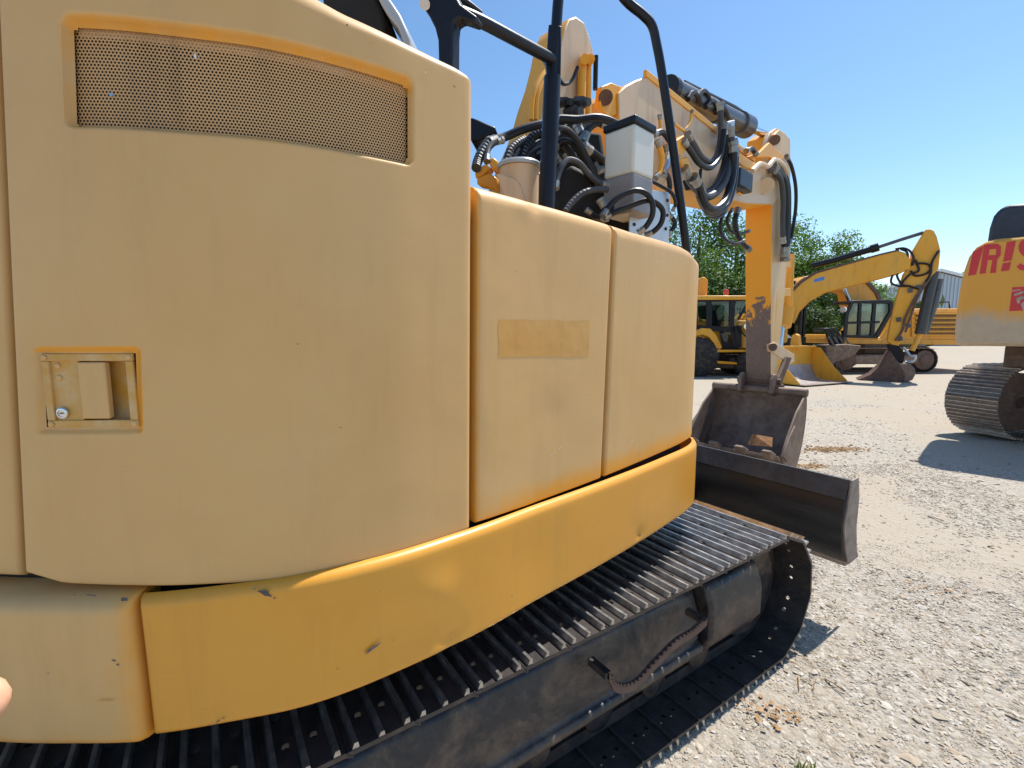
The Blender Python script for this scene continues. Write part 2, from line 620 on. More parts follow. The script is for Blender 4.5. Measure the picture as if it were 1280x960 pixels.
def scatter_stones(name, count, box, smin, smax, mat, label, cat, seed, flat=.45, powr=3.0, patchy=True, centre=None):
    """irregular ten-cornered chips, one mesh; box (x0, x1, y0, y1) or centre (x, y, rx, ry)"""
    rg = np.random.default_rng(seed)
    base = np.array([(1, 0, 0), (-1, 0, 0), (0, 1, 0), (0, -1, 0), (0, 0, 1), (0, 0, -1),
                     (.72, .72, .1), (-.72, .72, -.1), (-.72, -.72, .1), (.72, -.72, -.1)], float)
    ring = [0, 6, 2, 7, 1, 8, 3, 9]
    fcs = np.array([(4, ring[i], ring[(i + 1) % 8]) for i in range(8)] + [(5, ring[(i + 1) % 8], ring[i]) for i in range(8)])
    if centre is None:
        xs, ys = [], []
        while len(xs) < count:
            x, y = rg.uniform(box[0], box[1]), rg.uniform(box[2], box[3])
            if not patchy or rg.random() < max(.10, 1.0 - packed(x, y)) * max(.25, .75 + .8 * noise.noise((x * 2.3, y * 2.3, 4))):
                xs.append(x)
                ys.append(y)
        xs, ys = np.array(xs), np.array(ys)
    else:
        aa, rr = rg.uniform(0, 6.28, count), np.abs(rg.normal(0, .5, count))
        xs, ys = centre[0] + np.cos(aa) * rr * centre[2], centre[1] + np.sin(aa) * rr * centre[3]
    zs_ = np.array([ground_z(x, y) for x, y in zip(xs, ys)])
    sz = smin + (smax - smin) * rg.random(count) ** powr
    P = base[None] * (1 + rg.uniform(-.38, .38, (count, 10, 1)))
    P = P * np.stack([np.ones(count), rg.uniform(.5, 1, count), rg.uniform(flat * .6, flat * 1.4, count)], 1)[:, None, :]
    P[:, 4, :2] += rg.uniform(-.45, .45, (count, 2))
    tl, a = rg.normal(0, .25, count), rg.uniform(0, 6.28, count)
    ct, st_ = np.cos(tl)[:, None], np.sin(tl)[:, None]
    y2, z2_ = P[:, :, 1] * ct - P[:, :, 2] * st_, P[:, :, 1] * st_ + P[:, :, 2] * ct
    ca, sa = np.cos(a)[:, None], np.sin(a)[:, None]
    x3, y3 = P[:, :, 0] * ca - y2 * sa, P[:, :, 0] * sa + y2 * ca
    h_ = sz[:, None] * .5
    V = np.stack([x3 * h_ + xs[:, None], y3 * h_ + ys[:, None], z2_ * h_ + (zs_ + sz * .10)[:, None]], 2).reshape(-1, 3)
    Fc = (fcs[None] + (np.arange(count) * 10)[:, None, None]).reshape(-1, 3)
    me = bpy.data.meshes.new(name)
    me.vertices.add(len(V))
    me.vertices.foreach_set('co', V.ravel())
    me.loops.add(Fc.size)
    me.loops.foreach_set('vertex_index', Fc.ravel())
    me.polygons.add(len(Fc))
    me.polygons.foreach_set('loop_start', np.arange(0, Fc.size, 3))
    me.update(calc_edges=True)
    me.polygons.foreach_set('use_smooth', [False] * len(Fc))
    me.materials.append(mat)
    at = me.attributes.new('tone', 'FLOAT', 'POINT')
    at.data.foreach_set('value', np.repeat(rg.random(count), 10))
    me.validate()
    me.update()
    return tag(link(name, me), label, cat, kind='stuff')


scatter_stones('gravel', 46000, (.2, 5.6, 1.3, 6.2), .006, .030, M_stone, 'pale crushed limestone gravel scattered over the yard', 'gravel', 1, powr=2.2)
scatter_stones('grit', 34000, (.3, 3.9, 1.3, 3.9), .004, .012, M_stone, 'fine pale grit between the stones of the near ground', 'grit', 8, powr=1.5, patchy=False)
scatter_stones('stone_chips', 1000, (.2, 6.0, 1.3, 7.0), .026, .065, M_stone, 'larger flat pale stone chips lying among the gravel', 'stones', 2, flat=.34, powr=2.4)
scatter_stones('distant_gravel', 5500, (1.5, 14, 5.5, 15), .012, .045, M_stone, 'pale gravel spread further out across the yard', 'gravel', 3, powr=2.4)


def litter(name, label, cat, cx, cy, rad, n, mat, seed, kind='leaf'):
    rg = random.Random(seed)
    m = MB()
    for _ in range(n):
        a, r = rg.uniform(0, 6.28), rad * rg.random() ** .7
        x, y = cx + math.cos(a) * r * 1.5, cy + math.sin(a) * r
        z = ground_z(x, y) + .008
        b = rg.uniform(0, 6.28)
        d = np.array([math.cos(b), math.sin(b), rg.uniform(-.05, .12)])
        if kind == 'twig':
            L = rg.uniform(.04, .13)
            m.tube([(x, y, z), np.array([x, y, z]) + d * L * .5 + (0, 0, .006), np.array([x, y, z]) + d * L], rg.uniform(.0014, .0028), 5)
        elif kind == 'grass':
            L = rg.uniform(.02, .055)
            s = np.array([-d[1], d[0], 0]) * .004
            p = np.array([x, y, z - .01])
            q = p + d * L * .25 + UP * L * .7
            e = p + d * L * .6 + UP * L
            m.add([p - s, p + s, q + s * .7, q - s * .7, e], [(0, 1, 2, 3), (3, 2, 4)])
        else:
            L = rg.uniform(.012, .035)
            s = np.array([-d[1], d[0], rg.uniform(-.3, .3)]) * L * .35
            p = np.array([x, y, z + .004])
            m.add([p, p + d * L * .5 + s + UP * .006, p + d * L, p + d * L * .5 - s + UP * .004], [(0, 1, 2, 3)])
    o = m.build(name, mat, flip=False)
    return tag(o, label, cat, kind='stuff')


p = at_z(1005, 938, 0); litter('grass_tuft', 'small green grass tuft growing in the near gravel', 'grass', p[0], p[1], .035, 26, M_grass, 1, 'grass')
p = at_z(1170, 722, 0); litter('dry_leaves', 'reddish dry leaf litter on the gravel right of the blade', 'leaves', p[0], p[1], .13, 26, M_dryleaf, 2)
p = at_z(1012, 826, 0); litter('dry_twigs', 'dry orange twigs beside the front of the track', 'twigs', p[0], p[1], .05, 4, M_dryleaf, 3, 'twig')
p = at_z(960, 870, 0); litter('dead_leaves', 'brown leaf crumbs beside the lower track shoes', 'leaves', p[0], p[1], .10, 36, M_dryleaf, 4)
p = at_z(1120, 760, 0); litter('thin_twigs', 'thin grey twigs strewn over open gravel', 'twigs', p[0], p[1], .9, 16, M_twig, 5, 'twig')


for (px_, py_, rx_, ry_, n_, lab_) in ((1040, 559, .55, .17, 900, 'orange brown soil crumbs spilled right of the bucket'), (1014, 576, .25, .12, 380, 'small heap of orange soil crumbs beside the bucket edge')):
    q_ = at_z(px_, py_, 0)
    scatter_stones('soil_crumbs', n_, None, .012, .05, M_soil, lab_, 'soil', n_, flat=.7, powr=1.6, centre=(q_[0], q_[1], rx_, ry_))

# ================================================================== MAIN EXCAVATOR
TH = 56.5
T_D, T_N = heading(TH), heading(TH + 90)                 # track direction, outward (camera side)
B_D, B_N = heading(47), heading(137)                     # boom direction, camera side
CEN = np.array([-.40, 2.74, 0])
EXC = thing('excavator', (CEN[0], CEN[1], 0), 'faded tan crawler excavator filling the left, curved engine door and yellow skirt', 'excavator')


def tn(t, n, z):
    return T_D * t + T_N * n + UP * z


# ---------------- tracks
def shoe_mesh(name, width, pitch, g_h=.024, holes=True, th=.014, mats=None):
    m = MB()
    L, w = pitch * .97, width / 2
    x0, x1 = -L / 2, L / 2

    def slab(xa, xb, ya, yb, za, zb, mi=0):
        m.box(((xa + xb) / 2, (ya + yb) / 2, (za + zb) / 2), np.eye(3), (xb - xa, yb - ya, zb - za), mi)

    ymax = w
    if holes:
        yh0, yh1 = w - .135, w - .085
        for s in (1, -1):
            a, b = sorted((s * yh0, s * yh1))
            xs = [x0, x0 + L * .18, x0 + L * .44, x0 + L * .56, x0 + L * .82, x1]
            for i, (xa, xb) in enumerate(zip(xs, xs[1:])):
                if i in (1, 3):
                    cx, cy, r = (xa + xb) / 2, (a + b) / 2, .0115
                    ou = [(xa, a), (cx, a), (xb, a), (xb, cy), (xb, b), (cx, b), (xa, b), (xa, cy)]
                    inn = [(cx + r * math.cos(-2.356 + k * math.pi / 4), cy + r * math.sin(-2.356 + k * math.pi / 4)) for k in range(8)]
                    vs = [(x, y, z) for z in (0, th) for x, y in ou] + [(x, y, z) for z in (0, th) for x, y in inn]
                    fs = []
                    for k in range(8):
                        q = (k + 1) % 8
                        fs += [(k, 16 + k, 16 + q, q), (8 + k, 8 + q, 24 + q, 24 + k), (16 + k, 24 + k, 24 + q, 16 + q)]
                    m.add(vs, fs)
                else:
                    slab(xa, xb, a, b, 0, th)
            c, d = sorted((s * yh1, s * w))
            slab(x0, x1, c, d, 0, th)
        slab(x0, x1, -yh0, yh0, 0, th)
    else:
        slab(x0, x1, -w, w, 0, th)
    # leading lip bent over the next plate
    m.prism([(x0, -w, 0), (x0 - .02, -w, -.010), (x0 - .02, -w, 0), (x0, -w, th)], (0, 2 * w, 0))
    # three grousers with tapered section
    for k, gx_ in enumerate((x0 + .020, 0.0, x1 - .022)):
        h = g_h * (1.0 if k != 1 else .85)
        m.prism([(gx_ - .010, -w + .002, th - .002), (gx_ - .0052, -w + .010, th + h), (gx_ + .0052, -w + .010, th + h), (gx_ + .010, -w + .002, th - .002)], (0, 2 * w - .004, 0), 1)
    # bolt heads between the grousers
    for sy in (-.12, .12):
        for sx in (-.25, .25):
            m.lathe((sx * L, sy * width, th - .002), (0, 0, 1), [(0, .013), (.011, .012)], 6, 0)
    return m.mesh(name, mats or [M_steel, M_grouser], 30, flip=True)


def track_path(L, R, sag=0.0):
    """closed stadium in (t, z): straight L, radius R, starting on top at front going back"""
    per = 2 * L + 2 * math.pi * R

    def f(s):
        s %= per
        if s < L:
            return (L / 2 - s, 2 * R - sag * 4 * (s / L) * (1 - s / L)), (0.0, 1.0)
        s -= L
        if s < math.pi * R:
            a = s / R
            return (-L / 2 - R * math.sin(a), R + R * math.cos(a)), (-math.sin(a), math.cos(a))
        s -= math.pi * R
        if s < L:
            return (-L / 2 + s, 0.0), (0.0, -1.0)
        s -= L
        a = s / R
        return (L / 2 + R * math.sin(a), R - R * math.cos(a)), (math.sin(a), -math.cos(a))
    return f, per


def lay_track(parent, origin, tdir, ndir, L, R, width, pitch, z0, shoe_name, single, sag=0.0, g_h=.024, holes=True, mats_=None):
    f, per = track_path(L, R, sag)
    cnt = round(per / pitch)
    me = shoe_mesh(shoe_name, width, per / cnt, g_h, holes, mats=mats_)
    mats = []
    for i in range(cnt):
        (t, z), (nt, nz) = f(i * per / cnt + pitch * .3)
        zv = np.array(tdir) * nt + UP * nz
        yv = np.array(ndir)
        xv = np.cross(yv, zv)
        p = np.array(origin) + np.array(tdir) * t + UP * (z + z0)
        mats.append(Matrix(((xv[0], yv[0], zv[0], p[0]), (xv[1], yv[1], zv[1], p[1]), (xv[2], yv[2], zv[2], p[2]), (0, 0, 0, 1))))
    if single:
        return [link(shoe_name, me, parent, matrix=M) for M in mats]
    big = MB()
    vs = [v.co.copy() for v in me.vertices]
    ps = [(tuple(p.vertices), p.material_index) for p in me.polygons]
    for M in mats:
        b = len(big.v)
        big.v += [tuple(M @ v) for v in vs]
        for vv, mi in ps:
            big.f.append(tuple(b + k for k in vv))
            big.m.append(mi)
    o = big.build('track_belt', mats_ or [M_steel, M_grouser], parent, flip=False)
    o['kind'] = 'stuff'
    return [o]


TL, TR_, TZ = 3.02, .345, -.050                     # straight length, radius of plate inner face, lowest plate height
T_FRONT = 2.50
T_MID = T_FRONT - TL / 2
N_OUT, SHOE_W = -1.165, .60
N_C = N_OUT - SHOE_W / 2


def make_undercarriage(nc, near):
    o = tn(T_MID, nc, 0)
    # part: frame beam with sloping top, upright face and bottom flange
    sgn = 1 if near else -1

    def nn(d):                                   # distance outward from the track centre
        return nc + sgn * d

    sec = [(-.17, .50), (.05, .50), (.13, .455), (.165, .36), (.175, .215), (.205, .20), (.205, .165), (.165, .15), (-.17, .15)]
    m = MB()
    m.prism([tn(T_FRONT - .52, nn(d), z) for d, z in sec], T_D * -(TL - .72))
    fr = m.build('track_frame', M_frame, EXC, bevel=.012)
    # idler yoke cover at the front, sprocket cover at the rear
    for a, b in ((T_FRONT - .50, T_FRONT - .03), (T_FRONT - TL - .05, T_FRONT - TL + .28)):
        c = MB()
        prof = [(-.12, .53), (.10, .53), (.19, .49), (.225, .38), (.225, .22), (.17, .13), (-.12, .13)]
        c.prism([tn(b, nn(d), z) for d, z in prof], T_D * (a - b))
        c.build('idler_cover', M_frame, fr, bevel=.02)
    # idler and sprocket wheels
    for tt in (T_FRONT, T_FRONT - TL):
        w = MB()
        w.lathe(tn(tt, nn(-.12), TZ + TR_), T_N * sgn, [(0, .10), (0, .265), (.03, .282), (.075, .285), (.08, .30), (.16, .30), (.165, .285), (.21, .282), (.24, .265), (.235, .10), (.25, .09)], 28)
        w.build('idler_wheel', M_frame, EXC)
    for k in range(7):
        w = MB()
        w.lathe(tn(T_FRONT - .42 - k * .36, nn(-.13), .075), T_N * sgn, [(0, .05), (.02, .085), (.08, .085), (.10, .07), (.16, .07), (.18, .085), (.245, .085), (.26, .05)], 16)
        w.build('track_roller', M_frame, fr)
    # chain links inside the belt (rail of the chain)
    f, per = track_path(TL, TR_ - .035)
    m = MB()
    k = 90
    for s in (-.075, .075):
        ring = []
        for i in range(k + 1):
            (t, z), _ = f(i * per / k)
            ring.append((t, z))
        rows = []
        for (t, z) in ring:
            cx, cz = t, z + TZ + .035
            # four corners of a small section
            dirz = (cz - (TZ + TR_))
            v = np.array([t - np.clip(t, -TL / 2, TL / 2), dirz])
            l = np.linalg.norm(v)
            u = v / l if l > 1e-5 else np.array([0, 1.0])
            rows.append([tn(T_MID + cx + u[0] * a, nc + s + b, cz + u[1] * a) for a, b in ((-.03, -.02), (.03, -.02), (.03, .02), (-.03, .02), (-.03, -.02))])
        m.grid(rows)
    m.build('track_chain', M_steel, EXC)
    return o, fr


o_near, FRAME = make_undercarriage(N_C, True)
TRK = MB().tube([tn(T_FRONT - TL, N_C - .24, TZ + TR_), tn(T_FRONT - TL, N_C + .2, TZ + TR_)], .09, 16).build('track', M_frame, EXC)
lay_track(TRK, o_near, T_D, T_N, TL, TR_, SHOE_W, .192, TZ, 'track_shoe', True, sag=.012)
N_C2 = N_C - 1.95
o_far, _fr2 = make_undercarriage(N_C2, False)
lay_track(EXC, o_far, T_D, T_N, TL, TR_, SHOE_W, .172, TZ, 'track_shoe', False, holes=False)

# serrated step bolted to the track frame
st_n = N_C + .29
sp = [on_plane(x, y, tn(0, st_n, 0), T_N) for x, y in ((762, 846), (772, 862), (795, 858), (820, 832), (846, 806), (868, 792), (884, 778))]
sp = smooth_line(sp, 5)
m = MB()
rows = [[p + UP * .016, p - UP * .016, p - UP * .016 - T_N * .02, p + UP * .016 - T_N * .02, p + UP * .016] for p in sp]
m.grid(rows)
for i in range(2, len(sp) - 2):
    m.box(sp[i] + UP * .019 - T_N * .006, (T_D, T_N, UP), (.014, .012, .012))
step = m.build('step', M_rust, EXC)
for q in (sp[0], sp[-1]):
    MB().box(q - T_N * .058, (T_D, T_N, UP), (.03, .10, .026)).build('step_bracket', M_frame, step)

# car body between the tracks with slew ring
m = MB()
m.prism([tn(T_MID + dt, N_C - .25, .34) for dt in (-.75, .75)] + [tn(T_MID + dt, N_C2 + .25, .34) for dt in (.75, -.75)], UP * .30)
m.build('car_body', M_frame, EXC, bevel=.02)
MB().lathe((CEN[0], CEN[1], .62), UP, [(0, .62), (.08, .62), (.085, .55), (.20, .55)], 40).build('slew_ring', M_frame, EXC)

# ---------------- dozer blade
BT = 3.27
b_r, b_l = -1.14, -1.14 - 2.42
bz = lambda z: .30 + (z - .115) * .875                  # blade held clear of the ground
sec = [(0.0, .735), (.018, .72), (-.055, .60), (-.075, .42), (-.045, .25), (.02, .13), (.045, .13), (.0, .25), (-.035, .42), (-.02, .60), (.045, .735)]
m = MB()
m.prism([tn(BT + a - .02, b_r - .012, bz(z)) for a, z in sec], T_N * (b_l - b_r + .024))
bl = m.build('dozer_blade', M_blade, EXC, bevel=.006)
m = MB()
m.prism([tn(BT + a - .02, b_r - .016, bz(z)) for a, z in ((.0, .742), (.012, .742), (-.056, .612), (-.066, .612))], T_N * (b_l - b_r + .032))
m.build('blade_sky_sheen', simple('sky_sheen_grey_steel', (.034, .036, .042, 1), .42, .2, .5, 10, .3, dust=(.16, .14, .12, 1), dust_amt=.25), bl, bevel=.002)  # lighter strip paints the sky's reflection along the blade top
for n_, s in ((b_r, 1), (b_l, -1)):
    m = MB()
    m.prism([tn(BT + a, n_, bz(z)) for a, z in ((-.03, .745), (.06, .75), (.095, .60), (.09, .38), (.125, .20), (.16, .13), (.02, .115), (-.05, .26), (-.085, .42), (-.06, .60))], T_N * -.014 * s)
    m.build('blade_end_plate', M_bladeend, bl, bevel=.003)
m = MB()
m.prism([tn(BT + a, b_r - .02, bz(z)) for a, z in ((.0, .14), (.05, .14), (.065, .09), (.02, .09))], T_N * (b_l - b_r + .04))
m.build('cutting_edge', M_bladeend, bl, bevel=.003)
for n_ in (-2.25, -2.8):
    m = MB()
    m.tube([tn(BT - .05, n_, .45), tn(BT - .6, n_, .40), tn(T_MID + .7, n_, .42)], .07, 8)
    m.build('blade_arm', M_blade, EXC)
m = MB().tube([at_y(862, 616, 3.6), at_y(872, 606, 3.75), at_y(882, 592, 3.9), at_y(886, 580, 4.0)], .013, 8, 5)
m.build('blade_hose', M_grey, EXC)

# ---------------- upper structure outline (plan view of the skirt)
raw = [(-2.45, 1.62), (-2.1, 1.28), (-1.75, 1.08), (-1.45, .995), (-1.185, .962), (-1.0, .955), (-.823, .962), (-.646, 1.0), (-.50, 1.045), (-.321, 1.147), (-.174, 1.262), (-.046, 1.372),
       (.109, 1.519), (.324, 1.715), (.565, 1.947), (.762, 2.15), (.90, 2.30), (.985, 2.425), (1.022, 2.54), (1.015, 2.655), (.955, 2.76), (.75, 2.98), (.45, 3.27), (.2, 3.5)]
dense = np.array([q for q in smooth_line([(x, y, 0) for x, y in raw], 24)])[:, :2]
seg = np.r_[0, np.cumsum(np.linalg.norm(np.diff(dense, axis=0), axis=1))]
S_TOT = seg[-1]
ss = np.arange(0, S_TOT, .01)
OUT = np.c_[np.interp(ss, seg, dense[:, 0]), np.interp(ss, seg, dense[:, 1])]
for _ in range(14):
    OUT[1:-1] = OUT[1:-1] * .5 + (OUT[:-2] + OUT[2:]) * .25
TG = np.gradient(OUT, axis=0)
TG /= np.linalg.norm(TG, axis=1)[:, None]
NRM = np.c_[TG[:, 1], -TG[:, 0]]                         # outward (towards the camera)
for _ in range(10):
    NRM[1:-1] = NRM[1:-1] * .5 + (NRM[:-2] + NRM[2:]) * .25
NRM /= np.linalg.norm(NRM, axis=1)[:, None]


def surf(s, z, off=0.0):
    """point at arc length s, height z, off metres INSIDE the skirt surface"""
    x = np.interp(s, ss, OUT[:, 0]) - np.interp(s, ss, NRM[:, 0]) * off
    y = np.interp(s, ss, OUT[:, 1]) - np.interp(s, ss, NRM[:, 1]) * off
    return np.array([x, y, z])


def hit(px, py, off=0.0):
    """(s, z) where the pixel's ray meets the skirt surface set in by off"""
    d = ray(px, py)
    P = OUT - NRM * off
    cr = P[:, 0] * d[1] - P[:, 1] * d[0]
    best = None
    for i in np.where(cr[:-1] * cr[1:] <= 0)[0]:
        f = cr[i] / (cr[i] - cr[i + 1])
        q = P[i] + (P[i + 1] - P[i]) * f
        t = np.dot(q, d[:2]) / np.dot(d[:2], d[:2])
        if t > 0 and (best is None or t < best[0]):
            best = (t, ss[i] + f * .01)
    t, s = best
    return s, CAM_H + d[2] * t


def ease(d, r):
    v = max(0.0, r - d)
    return r - math.sqrt(max(0.0, r * r - v * v))


def fine_axis(L, feats, base, fine_):
    """parameter values 0..L, spaced base, refined to fine_ around the given intervals"""
    xs = [0.0]
    while xs[-1] < L - 1e-6:
        x = xs[-1]
        st = fine_ if any(a - fine_ <= x <= b for a, b in feats) else base
        nx = [a for a, b in feats if x + 1e-6 < a - fine_ < x + st]
        x = min(x + st, L)
        if nx:
            x = min(nx)
        xs.append(x)
    return xs


def panel(name, mat, left, right, top, bottom, off, rad, depth=.045, parent=None, step_s=.03, step_z=.03, top_in=None, dents=(), recesses=(), wear=None, cut=True, anchors=None, top_drop=0.0):
    """curved sheet-metal panel on the outline.  left/right: two (s,z) points each (bottom, top);
    top/bottom: lists of (s,z); rad: rounding radii (l, r, t, b)"""
    sl = lambda z: np.interp(z, [left[0][1], left[1][1]], [left[0][0], left[1][0]])
    sr = lambda z: np.interp(z, [right[0][1], right[1][1]], [right[0][0], right[1][0]])
    zt = lambda s: np.interp(s, [q[0] for q in top], [q[1] for q in top])
    zb = lambda s: np.interp(s, [q[0] for q in bottom], [q[1] for q in bottom])
    def zmap(s, b):
        if anchors is None:
            return zb(s) + b * (zt(s) - zb(s))
        sm = (left[0][0] + right[0][0]) / 2
        zn = zb(sm) + b * (zt(sm) - zb(sm))
        return np.interp(zn, [zb(sm)] + [f_(sm) for f_ in anchors] + [zt(sm)], [zb(s)] + [f_(s) for f_ in anchors] + [zt(s)])

    W = right[0][0] - left[0][0]
    s_m = (left[0][0] + right[0][0]) / 2
    Hh = zt(s_m) - zb(s_m)
    s0, z0 = left[0][0], bottom[0][1]
    recesses = [dict(rc) for rc in recesses]
    for rc in recesses:
        zc_ = (rc['z0'] + rc['z1']) / 2
        for k_ in ('s0', 's1'):
            rc[k_] = s0 + (rc[k_] - sl(zc_)) / (sr(zc_) - sl(zc_)) * W
    fs, fz = [(0, rad[0]), (W - rad[1], W)], [(0, rad[3]), (Hh - rad[2], Hh)]
    for rc in recesses:
        a, b, c, d, wd = rc['s0'], rc['s1'], rc['z0'], rc['z1'], rc['w']
        e = wd * rc.get('wtop', 1) + .024
        fs += [(a - s0 - .004, a - s0 + e), (b - s0 - e, b - s0 + .004)]
        zz = zb(s_m) - rc.get('slope', 0) * (s_m - (a + b) / 2)
        fz += [((c - zz) - .012, (c - zz) + e + .012), ((d - zz) - e - .02, (d - zz) + .012)]
    A = fine_axis(W, fs, step_s, .0045 if recesses else .006)
    Bz = fine_axis(Hh, fz, step_z, .0045 if recesses else .006)
    rows, wv, keep = [], [], []
    cols = [(0.0, True)] + [(a / W, False) for a in A] + [(1.0, True)]
    lines = [(0.0, 1)] + [(b / Hh, 0) for b in Bz]
    if top_in is None:
        lines += [(1.0, 1)]
    else:
        lines += [(1.0, 2 + k) for k in range(3)]
    smid = (left[0][0] + right[0][0]) / 2
    for b, kind in lines:
        row = []
        for a, side in cols:
            # iterate once: s depends on z and z on s
            s = sn = left[0][0] + a * W
            z = zmap(s, b)
            s = sl(z) + a * (sr(z) - sl(z))
            z = zmap(s, b)
            wid = sr(z) - sl(z)
            hei = zt(s) - zb(s)
            dl, dr, dt, db = a * wid, (1 - a) * wid, (1 - b) * hei, b * hei
            o = 0
            v = math.hypot(max(0, 1 - dl / rad[0]), max(0, 1 - dr / rad[1]))
            o_side = (1 - math.sqrt(max(0, 1 - v * v))) * (rad[0] if dl < rad[0] else rad[1])
            o_t, o_b = ease(dt, rad[2]), ease(db, rad[3])
            o = max(o_side, o_t, o_b) if min(o_side, max(o_t, o_b)) < 1e-9 else math.hypot(o_side, max(o_t, o_b))
            w_ = 0.0
            for (ds, dz, dr_, da) in dents:
                q = ((s - ds) ** 2 + (z - dz) ** 2) / dr_ ** 2
                if q < 9:
                    o += da * math.exp(-q)
            cutme = False
            for rc in recesses:
                hx, hz = (rc['s1'] - rc['s0']) / 2, (rc['z1'] - rc['z0']) / 2
                qx = abs(sn - (rc['s0'] + rc['s1']) / 2) - hx + rc['r']
                zc = (rc['z0'] + rc['z1']) / 2 + rc.get('slope', 0) * (s - (rc['s0'] + rc['s1']) / 2)
                qz = abs(z - zc) - hz + rc['r']
                sd = math.hypot(max(qx, 0), max(qz, 0)) + min(max(qx, qz), 0) - rc['r']
                if sd < 0:
                    wd = rc['w'] * (rc.get('wtop', 1) if z > zc + hz - rc['w'] * rc.get('wtop', 1) else 1)
                    u = min(1, -sd / wd)
                    o += rc['d'] * (u * u * (3 - 2 * u))
                    if -sd > wd * rc.get('cutf', 1.3):
                        cutme = True
                    if rc.get('wear'):
                        w_ = max(w_, rc['wear'](s, z, u))
            if side or kind == 1:
                o = max(o, depth)
            p = surf(s, z, off + o)
            if kind >= 2:
                k = kind - 1
                c = np.array([top_in[0], top_in[1], p[2]])
                p = p + (c - p) * (.16 * k)
                p[2] += .004 * k
                if top_drop:
                    p = surf(s, z - (0, .012, top_drop, top_drop)[k], off + (0, rad[2] + .004, rad[2] + .012, .16)[k])
            if wear is not None:
                w_ = max(w_, wear(s, z, dl, dr, dt, db))
            row.append(p)
            wv.append(w_)
            keep.append(cutme)
        rows.append(row)
    m = MB().grid(rows)
    if cut and recesses:
        kf = [(f, i) for f, i in zip(m.f, m.m) if not all(keep[j] for j in f)]
        m.f, m.m = [k[0] for k in kf], [k[1] for k in kf]
    me = m.mesh(name, mat, 60, flip=False)
    at = me.attributes.new('wear', 'FLOAT', 'POINT')
    at.data.foreach_set('value', wv)
    return link(name, me, parent)


M_chip2 = simple('dull_primer_grey', (.16, .14, .13, 1), .6, 0, .5, 90, .2)


def fleck(px, py, w, hgt, ang, off, parent, mat=M_chip, seed=0):
    """ragged flake of missing paint, or a painted glint, lying on the panel, sizes in metres"""
    rg = random.Random(int(px * 7 + py * 3 + seed))
    s0, z0 = hit(px, py, off)
    n = 15
    P = []
    for k in range(n):
        a_ = 2 * math.pi * k / n
        r_ = rg.uniform(.55, 1.15)
        u_, v_ = math.cos(a_) * w / 2 * r_, math.sin(a_) * hgt / 2 * r_
        P.append(surf(s0 + u_ * math.cos(ang) - v_ * math.sin(ang), z0 + u_ * math.sin(ang) + v_ * math.cos(ang), off))
    c_ = surf(s0, z0, off)
    MB().add([c_] + P, [(0, 1 + k, 1 + (k + 1) % n) for k in range(n)]).build('paint_chip_or_glint', mat, parent, flip=False)


POFF = .028                                              # hood panels sit inside the skirt
Zs_b, Zs_t = .83, 1.165
h = lambda x, y, o=POFF: hit(x, y, o)

# ---- counterweight (tan, far left) and yellow skirt
s_cw = hit(176, 830, 0)[0]
s_front = S_TOT - .25
panel('counterweight', M_tan, ((.05, Zs_b), (.05, Zs_t)), ((hit(186, 920, 0)[0] - .002, Zs_b), (hit(166, 748, 0)[0] - .002, Zs_t)),
      [(0, Zs_t + .004), (S_TOT, Zs_t + .004)], [(0, Zs_b - .008), (S_TOT, Zs_b - .008)], -.012, (.02, .030, .034, .02), depth=.10, parent=EXC, top_in=(CEN[0], CEN[1]),
      dents=[(hit(90, 860, 0)[0], .93, .09, .004)], wear=lambda s, z, dl, dr, dt, db: .55 * max(0, 1 - db / .03) + .55 * max(0, 1 - dr / .05))
sk = panel('skirt', M_yel, ((hit(190, 920, 0)[0], Zs_b), (hit(170, 748, 0)[0], Zs_t)), ((s_front, Zs_b), (s_front, Zs_t)),
           [(0, Zs_t), (S_TOT, Zs_t)], [(0, Zs_b), (S_TOT, Zs_b)], 0, (.012, .02, .026, .014), depth=.10, parent=EXC, top_in=(CEN[0], CEN[1]), top_drop=.09, step_s=.012, step_z=.012,
           dents=[(hit(566, 790, 0)[0], .875, .035, .010), (hit(500, 770, 0)[0], .93, .10, .010), (hit(545, 730, 0)[0], 1.02, .06, -.008),
                  (hit(800, 665, 0)[0], .87, .03, .006), (hit(660, 720, 0)[0], .99, .14, .004), (hit(300, 800, 0)[0], .98, .16, .004)],
           wear=lambda s, z, dl, dr, dt, db: .25 * max(0, 1 - db / .012))

# ---- door with grille and latch
gr_tl, gr_tr, gr_bl, gr_br = h(76, 14), h(517, 96), h(80, 160), h(517, 209)
lt_l, lt_r, lt_t, lt_b = h(44, 490)[0], h(178, 490)[0], h(110, 434)[1], h(110, 543)[1]
door_top = [h(x, y) for x, y in ((30, -150), (150, -140), (300, -75), (430, 0), (520, 46), (550, 62), (570, 72), (584, 82), (591, 94), (594, 106))]
door_bot = [h(x, y) for x, y in ((29, 716), (79, 731), (163, 734), (359, 727), (480, 699), (560, 674), (590, 661))]
zt_m = np.mean([gr_tl[1], gr_tr[1]])
zb_m = np.mean([gr_bl[1], gr_br[1]])
GS0, GS1 = np.mean([gr_tl[0], gr_bl[0]]), np.mean([gr_tr[0], gr_br[0]])
slope = ((gr_tr[1] - gr_tl[1]) + (gr_br[1] - gr_bl[1])) / 2 / (GS1 - GS0)
0 and print('door', GS0, GS1, zt_m, zb_m, slope, 'tops', [tuple(np.round(q, 3)) for q in door_top], 'bots', [tuple(np.round(q, 3)) for q in door_bot])
